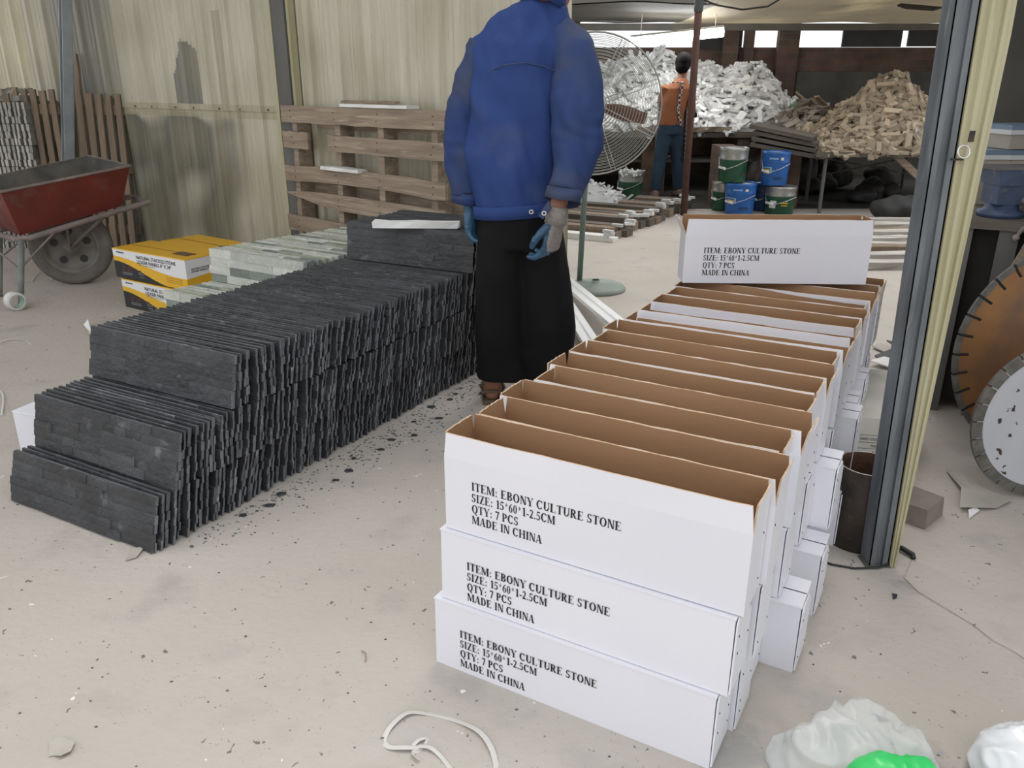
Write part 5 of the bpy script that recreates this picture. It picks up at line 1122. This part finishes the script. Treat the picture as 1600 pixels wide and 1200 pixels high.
mb = MB(); mb.box((0, 0, 0), (.05, .012, .34)); o = mb.build('pale_lath', wood); p_ = unY(1580, 440, 2.66); o.location = p_; o.rotation_euler = (R(-10), R(20), R(-20))
tag(o, 'pale wooden lath leaning on the dark bench above the big orange saw blade', 'lath')
# vise
vb = mat('blue_vise_paint', (.035, .055, .10), (.055, .085, .16), .45, 14, .1, 60, c3=(.14, .15, .18), s3=20, t3=(.6, .75)); VP_ = Vector((unY(1562, 335, 2.88).x, 2.88, bzt + .001))
vs = thing('bench_vise', 'blue cast-iron bench vise mounted on the dark workshop bench', 'vise', VP_)
mb = MB(); mb.lathe([(.0001, 0), (.075, 0), (.075, .018), (.055, .025), (.05, .05), (.0001, .05)], 20); mb.build('swivel_base', vb, vs, True)
mb = MB(); mb.bb((-.05, -.05, .045), (.12, .05, .12)); mb.prism([(-.055, .11), (.02, .11), (.035, .165), (-.07, .165)], -.06, .06); mb.build('fixed_jaw', vb, vs)
mb = MB(); mb.prism([(.05, .08), (.17, .07), (.17, .12), (.12, .165), (.04, .165), (.045, .12)], -.06, .06); mb.build('sliding_jaw', vb, vs)
mb = MB(); mb.bb((-.085, -.065, .163), (.03, .065, .172)); mb.bb((.04, -.065, .163), (.13, .065, .172)); mb.build('jaw_plates', dsteel, vs)
mb = MB(); mb.tube([(.05, -.02, .06), (.05, -.11, .06)], .016, 12); mb.tube([(.075, -.11, .075), (.0, -.125, -.05)], .007, 8); mb.ell((.078, -.11, .08), (.014,) * 3, 12); mb.ell((-.002, -.125, -.055), (.012,) * 3, 12); mb.build('screw_handle', mat('worn_handle', (.24, .20, .18), (.33, .28, .25), .5, 12), vs, True)
# plastic food boxes
clr = mat('milky_plastic', (.50, .46, .39), (.42, .38, .31), .35, 5); lidm = mat('blue_grey_lid', (.14, .20, .28), (.20, .27, .36), .4, 6)
for i, (px_, zb_, lb, s_) in enumerate(((1552, bzt + .002, 'milky plastic tub with a blue lid, left one of the lower pair behind the vise', 1), (1592, bzt + .002, 'milky plastic tub with a blue lid, right one of the lower pair behind the vise', 1), (1580, bzt + .002 + .325, 'milky plastic tub with a blue lid stacked highest behind the vise', 1))):
    y_ = 3.22; xx = unY(px_, 240, y_).x; zl_ = unY(px_, 236, y_).z; zb_ = bzt + .002 if i < 2 else zl_ + .012; t = thing('plastic_tub', lb, 'tub', (xx, y_, zb_), 4 * i, 'plastic tubs behind the vise'); hh = (zl_ - bzt - .008) if i < 2 else unY(px_, 196, y_).z - zb_ - .01
    mb = MB(); mb.hexa([(-.07, -.07, 0), (.07, -.07, 0), (.07, .07, 0), (-.07, .07, 0), (-.083, -.083, hh), (.083, -.083, hh), (.083, .083, hh), (-.083, .083, hh)]); mb.build('body', clr, t)
    mb = MB(); mb.bb((-.092, -.092, hh - .018), (.092, .092, hh - .002)); mb.build('rim', mat('pale_rim', (.6, .62, .62)), t); mb = MB(); mb.bb((-.088, -.088, hh - .002), (.088, .088, hh + .016)); mb.build('lid', lidm, t)
# saw blades
def blade(label, cx, cy, rp_x, Y, body, nseg, seg_m, th, name, gullet, tilt, hs=.022, sp_=.04, slots=False):
    c = unY(cx, cy, Y); D = Y * .936 - (c.z - CH) * .352; r = rp_x * D / FPX; t = thing(name, label, 'saw blade', (c.x, Y, 0)); cz = r + .004
    t.location = (c.x, Y + .0, 0); t.rotation_euler.x = R(-tilt)
    qv = rm(90, 0, 0); C_ = Vector((0, 0, cz))
    mb = MB(); n = nseg * 6; pts_o = []
    rb = r - .012
    for k in range(n):
        a_ = 2 * math.pi * k / n; g_ = (k % 6 == 0); rr_ = rb - (gullet if g_ else 0)
        pts_o.append((rr_, a_))
    for s_, flip in ((-th / 2, 0), (th / 2, 1)):
        b0 = len(mb.v); mb.v += [C_ + Vector((rr_ * math.cos(a_), s_, rr_ * math.sin(a_))) for rr_, a_ in pts_o] + [C_ + Vector((.016 * math.cos(2 * math.pi * k / n), s_, .016 * math.sin(2 * math.pi * k / n))) for k in range(n)]
        for k in range(n):
            f = [b0 + k, b0 + (k + 1) % n, b0 + n + (k + 1) % n, b0 + n + k]; mb.f.append(f[::-1] if flip == 0 else f); mb.m.append(0); mb.c.append((1, 1, 1))
    for k in range(n):
        for o_ in (0, n): f = [o_ + k, o_ + (k + 1) % n, 2 * n + o_ + (k + 1) % n, 2 * n + o_ + k]; mb.f.append(f if o_ else f[::-1]); mb.m.append(0); mb.c.append((1, 1, 1))
    mb.build('disc', body, t)
    for k in range(nseg):
        a0, a1 = 2 * math.pi * (k + sp_) / nseg, 2 * math.pi * (k + 1 - sp_) / nseg; mb = MB(); rings = []
        for i in range(5):
            a_ = a0 + (a1 - a0) * i / 4; rings.append([C_ + Vector((x * math.cos(a_), y, x * math.sin(a_))) for x, y in ((r - hs - .012, -th * .8 - .002), (r, -th * .8 - .002), (r, th * .8 + .002), (r - hs - .012, th * .8 + .002))])
        mb.loft(rings); mb.build('tooth_segment', seg_m, t)
        if slots:
            a_ = 2 * math.pi * k / nseg; mb = MB(); e1_ = Vector((math.cos(a_), 0, math.sin(a_))); tube_p = [C_ + e1_ * (r - .046) + Vector((0, -th / 2, 0)), C_ + e1_ * (r - .001) + Vector((0, -th / 2, 0))]
            mb.tube(tube_p, .0042, 8, flat=1.0); mb.build('slot', blackv, t)
    return t
orb = mat('rusty_orange_blade', (.33, .16, .055), (.22, .105, .045), .5, 5, .1, 40, metal=.15, c3=(.14, .09, .065), s3=4, t3=(.5, .7))
whb = mat('chipped_white_blade', (.52, .53, .57), (.46, .47, .51), .4, 6, .1, 50, c3=(.04, .035, .03), s3=30, t3=(.625, .635))
segm = mat('worn_tooth', (.10, .095, .085), (.17, .16, .145), .6, 22, .4, 90, metal=.3)
blade('large rusty orange circular saw blade leaning on the dark bench', 1650, 645, 172, 2.42, orb, 34, segm, .005, 'large_saw_blade', .004, 4, .004, .06, True)
blade('smaller chipped white circular saw blade standing before the orange blade', 1642, 697, 128, 2.16, whb, 26, segm, .004, 'small_saw_blade', .004, 3, .020, .035)
chn = thing('drive_chain', 'short black drive chain hanging above the orange saw blade', 'chain', unY(1598, 455, 2.50))
for k in range(7):
    mb = MB(); mb.box((-.006 * k, 0, -.02 * k), (.012, .010, .016), rm(0, 18, 0)); mb.box((-.006 * k, 0, -.02 * k - .010), (.020, .005, .006)); mb.build('link', blk, chn)
mb = MB(); mb.tube([(0, 0, 0), (.01, .10, .01)], .004, 6); mb.build('hook', dsteel, chn)

# pipe, labelled box, block, papers
pg = un(1337, 843); D = pg.y * .936 + .415; pr_m = 45 * (pg.y * .936 - (.26 - CH) * .352) / FPX; ph = unY(1338, 724, pg.y).z
mb = MB(); mb.lathe([(pr_m - .004, 0), (pr_m, 0), (pr_m * 1.0, ph * .5), (pr_m, ph)], 48); mb.lathe([(pr_m, ph), (pr_m - .0045, ph)], 48, mi=2); mb.lathe([(pr_m - .0045, ph), (pr_m - .0045, 0.0)], 48, mi=1)
o = mb.build('steel_pipe', [rust, rustin, mat('bright_cut_edge', (.55, .52, .47), None, .4, metal=.3)], None, True, loc=pg); tag(o, 'short rusty steel pipe standing upright beside the white cartons and door post', 'pipe')
lz = .25; la, lb2, lc = un(1322, 651, lz), un(1360, 577, lz), un(1408, 662, lz)
vx = Vector((.93, -.16, 0)).normalized(); vy = (lb2 - la); vy.z = 0; ly = vy.length
dwb = mat('dusty_white_carton', (.60, .58, .53), (.52, .50, .45), .7, 6, .05, 60, c3=(.45, .42, .37), s3=4, t3=(.6, .75))
la2 = Vector((la.x, la.y, 0)); rzb = math.degrees(math.atan2(vx.y, vx.x)); t = thing('labelled_carton', 'long dusty white carton with a printed label grid behind the rusty pipe', 'carton', la2, rzb)
iv = Matrix.Rotation(-R(rzb), 3, 'Z'); ey = iv @ Vector((vy.x, vy.y, 0)); Wd = .165
mb = MB(); mb.hexa([(0, 0, 0), (Wd, 0, 0), (Wd + ey.x, ey.y, 0), (ey.x, ey.y, 0), (0, 0, lz), (Wd, 0, lz), (Wd + ey.x, ey.y, lz), (ey.x, ey.y, lz)]); mb.build('body', dwb, t)
mb = MB(); u_ = .105; mb.hexa([(u_, -.001, lz), (u_ + .0015, -.001, lz), (u_ + ey.x + .0015, ey.y, lz), (u_ + ey.x, ey.y, lz), (u_, -.001, lz + .001), (u_ + .0015, -.001, lz + .001), (u_ + ey.x + .0015, ey.y, lz + .001), (u_ + ey.x, ey.y, lz + .001)]); mb.build('lid_seam', gry, t)
mb = MB()
for z in (.195, .172, .152, .132): mb.bb((.012, -.0012, z), (.150, -.0002, z + .0012))
for x in (.012, .045, .149): mb.bb((x, -.0012, .11), (x + .0012, -.0002, .196))
mb.build('label_grid', gry, t)
for tx, sz, x, z in (('Material', .0095, .015, .180), ('GREY CLOUD QUARTZ', .0105, .049, .180), ('Code', .010, .020, .158), ('7565010', .0105, .080, .158), ('Size', .010, .020, .138), ('Pcs', .010, .088, .138)): sans(tx, sz, t, 'printed_text', gry, (x, -.0014, z), (R(90), 0, 0), .0002)
blkm = mat('concrete_block', (.27, .235, .20), (.20, .17, .15), .9, 9, .4, 50); p_ = un(1444, 828)
mb = MB(); mb.hexa([(0, 0, 0), (.12, .02, 0), (.10, .16, 0), (-.03, .13, 0), (.003, .003, .06), (.118, .024, .058), (.098, .158, .06), (-.028, .128, .062)]); o = mb.build('concrete_block', blkm, None, loc=(p_.x, p_.y, .0), rz=32); tag(o, 'small dirty concrete block lying right of the door post', 'block')
def thin(name, px, label, cat, m, z=.004, th=.003, seed=0, warp=.0):
    P_ = [un(a_, b_) for a_, b_ in px]; rr = random.Random(seed); n = len(P_); c = sum(P_, Vector()) / n
    zt_ = [z + rr.uniform(0, warp) for _ in P_]
    A_ = [Vector((p.x, p.y, h)) - c for p, h in zip(P_, zt_)]; mb = MB(); lo = [a_ for a_ in A_]; hi = [a_ + Vector((0, 0, th)) for a_ in A_]
    cz_ = z + warp * .4; mb.v = lo + hi + [Vector((0, 0, cz_)), Vector((0, 0, cz_ + th))]
    for i in range(n):
        j_ = (i + 1) % n; mb.f += [[j_, i, 2 * n], [n + i, n + j_, 2 * n + 1], [i, j_, n + j_, n + i]]; mb.m += [0] * 3; mb.c += [(1, 1, 1)] * 3
    ar = sum(P_[i].x * P_[(i + 1) % n].y - P_[(i + 1) % n].x * P_[i].y for i in range(n))
    if ar < 0: mb.f = [f[::-1] for f in mb.f]
    return tag(mb.build(name, m, None, loc=c), label, cat)
paper = mat('dusty_paper', (.48, .45, .40), (.40, .375, .33), .8, 6)
thin('paper_sheet', [(1478, 738), (1500, 770), (1498, 800), (1556, 797), (1580, 786), (1530, 765), (1500, 742)], 'creased dusty paper sheet on the floor under the saw blades', 'paper', paper, .002, .0015, 1, .018)
thin('cement_sheet', [(1413, 905), (1425, 878), (1455, 890), (1530, 925), (1620, 972), (1700, 1015), (1700, 1100), (1583, 1019), (1552, 1003), (1520, 978), (1470, 948), (1434, 926)], 'flat cement board lying on the floor at the right, its front edge dark', 'board', fm, 0, .0045, 2, 0)
thin('paper_flake', [(78, 1160), (96, 1156), (118, 1163), (112, 1178), (96, 1186), (84, 1182), (76, 1184)], 'crumpled beige paper flake on the floor at the bottom left', 'paper', paper, .001, .001, 3, .010)
thin('dark_flake', [(1394, 928), (1402, 930), (1401, 935), (1395, 937)], 'black stone flake on the floor below the door post', 'flake', slate, .0, .003, 4)
thin('grey_flake', [(1367, 1118), (1380, 1122), (1387, 1128), (1374, 1128)], 'grey stone flake on the floor above the clear plastic bag', 'flake', slate, .0, .003, 5)
thin('grey_flake', [(205, 862), (228, 856), (214, 873), (196, 878)], 'pale flake with a dusty clump beside the front slate corner', 'flake', paper, .001, .002, 6, .006)
thin('white_flake', [(1512, 800), (1524, 796), (1530, 800), (1514, 812)], 'torn white paper scrap on the floor before the saw blades', 'paper', white_paint, .001, .001, 6, .008)
for k, pxs in enumerate(([(1362, 545), (1376, 540), (1412, 556), (1398, 560)], [(1366, 560), (1390, 552), (1408, 566), (1384, 574)], [(1358, 572), (1380, 566), (1412, 572), (1390, 580)], [(1384, 540), (1420, 548), (1428, 556), (1400, 552)])):
    thin('broken_slab', pxs, 'broken flat slab on the floor behind the long white carton, %s of four' % ['farthest left', 'dark middle one', 'nearest', 'farthest right'][k], 'slab', [paper, slate, white_paint, slate][k], .002 + .006 * k, .006, k, .008)
mb = MB(); mb.tube([un(1272, 874) + Vector((0, 0, .004)), un(1300, 884) + Vector((0, 0, .004)), un(1335, 890) + Vector((0, 0, .004)), un(1372, 890) + Vector((0, 0, .006)), un(1398, 884) + Vector((0, 0, .01))], .0028, 8); tag(mb.build('black_wire', blk, None, True), 'thin black wire on the floor between the cartons and the door post', 'wire')
mb = MB(); c_ = un(1418, 872); mb.tube([c_ + Vector((-.02, .05, .004)), c_ + Vector((-.004, .03, .012)), c_ + Vector((.012, .0, .010)), c_ + Vector((.01, -.01, .006))], .007, 8); tag(mb.build('rubber_piece', blk, None, True), 'curved black rubber piece on the floor right of the door post', 'rubber piece')

# floor straps, carton behind the slates, foam bars
strap = mat('pale_packing_strap', (.66, .64, .60), (.58, .56, .52), .45, 12)
def ribbon(px, w_, name, label, z=.003, m=strap, twist=0):
    P_ = [un(a_, b_) + Vector((0, 0, z + .004 * math.sin(i * 1.7))) for i, (a_, b_) in enumerate(px)]; Q = []
    for i in range(len(P_) - 1):
        p0_, p1_, p2_, p3_ = P_[max(i - 1, 0)], P_[i], P_[i + 1], P_[min(i + 2, len(P_) - 1)]
        for k in range(6):
            t_ = k / 6; Q.append(.5 * ((2 * p1_) + (p2_ - p0_) * t_ + (2 * p0_ - 5 * p1_ + 4 * p2_ - p3_) * t_ * t_ + (3 * p1_ - p0_ - 3 * p2_ + p3_) * t_ ** 3))
    Q.append(P_[-1]); mb = MB(); mb.tube(Q, w_, 8, flat=.12); return mb.build(name, m, None, True)
o = ribbon([(655, 1170), (632, 1172), (608, 1168), (600, 1155), (612, 1136), (638, 1117), (672, 1116), (712, 1126), (748, 1146), (768, 1172), (777, 1205), (780, 1240)], .0062, 'packing_strap', ''); tag(o, 'long pale packing strap looped on the floor left of the cartons', 'strap')
o = ribbon([(652, 1168), (672, 1172), (690, 1184), (706, 1204)], .005, 'packing_strap', ''); tag(o, 'short end of pale strap running off the bottom edge from the knot', 'strap')
o = ribbon([(640, 1172), (655, 1160), (668, 1156), (660, 1170), (645, 1180), (655, 1192)], .0045, 'strap_knot', ''); tag(o, 'small knotted curl in the pale packing strap', 'strap')
o = ribbon([(0, 536), (18, 532), (40, 533), (50, 539)], .004, 'thin_string', ''); tag(o, 'pale string on the floor at the left edge beyond the slates', 'string')
o = ribbon([(2, 612), (6, 625), (3, 650)], .004, 'thin_string', ''); tag(o, 'curled pale string at the left edge beside the slate stack', 'string')
o = ribbon([(50, 440), (64, 426), (82, 438), (52, 440)], .004, 'thin_string', ''); tag(o, 'looped pale string on the floor under the wheelbarrow', 'string')
o = ribbon([(565, 1018), (572, 1026), (571, 1036)], .0012, 'thin_twig', '', m=woodv); tag(o, 'tiny curved twig on the floor left of the cartons', 'twig')
p_ = un(33, 705); c9 = closed_carton('white carton lying behind the front left end of the slate stack', (p_.x - .0, p_.y, 0), -20, None, 991); c9.scale = (.55, 1.5, .9)
bar = mat('white_polystyrene', (.86, .87, .88), (.82, .83, .84), .5, 8)
def angle_bar(a_, b_, w_, name, label, h=.02):
    d_ = (b_ - a_); s_ = d_.normalized().cross(Vector((0, 0, 1))).normalized(); up_ = s_.cross(d_.normalized()); mb = MB()
    pr__ = [(-w_, 0), (w_, 0), (w_, h), (w_ * .55, h), (w_ * .4, h * .45), (-w_ * .1, h * .45), (-w_ * .2, h), (-w_, h)]
    mb.loft([[a_ + d_ * u + s_ * x + up_ * z for x, z in pr__] for u in (0, .5, 1)]); return tag(mb.build(name, bar), label, 'foam bar')
angle_bar(un(872, 432, .03), un(990, 530, .10), .045, 'foam_bar', 'white grooved foam bar lying between the worker and the far cartons')
angle_bar(un(880, 470, .02), un(955, 590, .06), .04, 'foam_bar', 'second white foam bar lying nearer the worker, beside the cartons')
tg = thin('plastic_scrap', [(131, 510), (139, 508), (147, 532), (143, 532)], 'small white plastic scrap standing on the floor left of the slate stack', 'scrap', white_paint, .002, .001, 8, .03)

# chips fallen from the slates
cst = MB(); rr = random.Random(77); dirv = Vector((.783, 1.397, 0)).normalized(); nrm = Vector((dirv.y, -dirv.x, 0)); b0_ = Vector((-.934, 1.852, 0))
for k in range(1000):
    if k < 640:
        u = rr.random() ** .8 * 1.75 + .05; v = .012 + abs(rr.gauss(0, .085)) * (1 if u > .5 else .8); p = b0_ + dirv * u + nrm * v
    else: p = Vector((rr.uniform(-1.6, .9), rr.uniform(.9, 2.6), 0))
    if k >= 640 and ((p - C0).dot(RD) > -.02 and (p - C0).dot(RX) > -.05 and (p - C0).dot(RX) < .7): continue
    s_ = rr.uniform(.0014, .0045) * (1.5 if k < 520 and rr.random() < .2 else 1) * (.75 if k >= 520 else 1); a_ = rr.uniform(0, 6.28); n = rr.choice((3, 4, 5)); h_ = rr.uniform(.001, .003)
    pts = [(s_ * rr.uniform(.5, 1.2) * math.cos(a_ + 6.283 * i / n) * 1.4, s_ * rr.uniform(.5, 1.2) * math.sin(a_ + 6.283 * i / n)) for i in range(n)]
    cst.add([p + Vector((x, y, 0)) for x, y in pts] + [p + Vector((x * .9, y * .9, h_)) for x, y in pts], [tuple(range(n - 1, -1, -1)), tuple(range(n, 2 * n))] + [(i, (i + 1) % n, n + (i + 1) % n, n + i) for i in range(n)], 0, (lambda c: (c, c, c))(rr.choice((1.2, 1.8, 2.4, 3.2))))
tag(cst.build('slate_crumbs', mat('crumb_slate', (.075, .078, .08), None, .7, col=True)), 'tiny dark slate crumbs and grit scattered over the floor beside the stacks', 'crumbs', kind='stuff')
for k in range(16):
    rr = random.Random(k + 66); u = [.25, .4, .62, .8, .95, 1.05, 1.2, 1.3, 1.42, 1.5, .7, .55, 1.12, 1.36, .33, .88][k]; p = b0_ + dirv * u + nrm * rr.uniform(.03, .15); n = 5; a_ = rr.uniform(0, 6); s_ = rr.uniform(.008, .015)
    pts = [(s_ * rr.uniform(.6, 1.2) * math.cos(a_ + 6.283 * i / n) * 1.4, s_ * rr.uniform(.6, 1.1) * math.sin(a_ + 6.283 * i / n)) for i in range(n)]; mb = MB()
    mb.add([Vector((x, y, 0)) for x, y in pts] + [Vector((x * .92, y * .92, .004)) for x, y in pts], [tuple(range(n - 1, -1, -1)), tuple(range(n, 2 * n))] + [(i, (i + 1) % n, n + (i + 1) % n, n + i) for i in range(n)])
    tag(mb.build('slate_flake', slate, None, loc=p), 'dark slate flake lying on the floor along the foot of the slate stack', 'flake', 'slate flakes beside the stack')

# plastic bags at the bottom right
def film(name, c, a_mix):
    m = bpy.data.materials.new(name); m.use_nodes = True; nt = m.node_tree; b = nt.nodes['Principled BSDF']; b.inputs['Base Color'].default_value = (*c, 1); b.inputs['Roughness'].default_value = .22
    t = nt.nodes.new('ShaderNodeBsdfTransparent'); x = nt.nodes.new('ShaderNodeMixShader'); x.inputs[0].default_value = a_mix; nt.links.new(t.outputs[0], x.inputs[1]); nt.links.new(b.outputs[0], x.inputs[2]); nt.links.new(x.outputs[0], nt.nodes['Material Output'].inputs[0]); return m
def bag(center, rx, ry, h, m, name, label, seed, amp=.018, rz=0):
    mb = MB(); n = 120; rings = []
    for i in range(40):
        a_ = math.pi / 2 * i / 39; r = math.cos(a_) ** .6; z = h * math.sin(a_); ring = []
        for j_ in range(n):
            b_ = 2 * math.pi * j_ / n; x, y = rx * r * math.cos(b_), ry * r * math.sin(b_); w1 = noise.noise(Vector((x * 9, y * 9, z * 9 + seed))); f = w1 * 1.1 - .9 * abs(noise.noise(Vector((x * 17 + w1 * 2, y * 13, z * 8 + seed)))) - .35 * abs(noise.noise(Vector((x * 40, y * 22 + w1 * 3, z * 18 + seed)))) + .3; k = amp * f
            ring.append(Vector((x + k * math.cos(b_), y + k * math.sin(b_), max(.001, z + k * .8 * min(1, z * 30)))))
        rings.append(ring)
    mb.loft(rings, 0, True); o = mb.build(name, m, None, True, loc=center, rz=rz); return tag(o, label, 'bag')
cb_ = un(1335, 1222); bag((cb_.x + .01, cb_.y + .048, 0), .158, .085, .088, film('clear_film', (.84, .87, .88), .36), 'clear_plastic_bag', 'crumpled clear plastic bag on the floor at the bottom edge', 3, .026)
gb_ = un(1375, 1222); bag((gb_.x, gb_.y - .048, 0), .085, .045, .102, mat('bright_green_plastic', (.03, .50, .10), (.06, .62, .18), .3, 10), 'green_plastic_bag', 'bright green plastic bag at the bottom edge against the clear plastic bag', 9, .012)
wb_ = un(1600, 1215); bag((wb_.x + .03, wb_.y, 0), .12, .08, .11, film('white_film', (.88, .9, .93), .85), 'white_plastic_bag', 'white plastic bag on the floor in the bottom right corner', 14, .02)
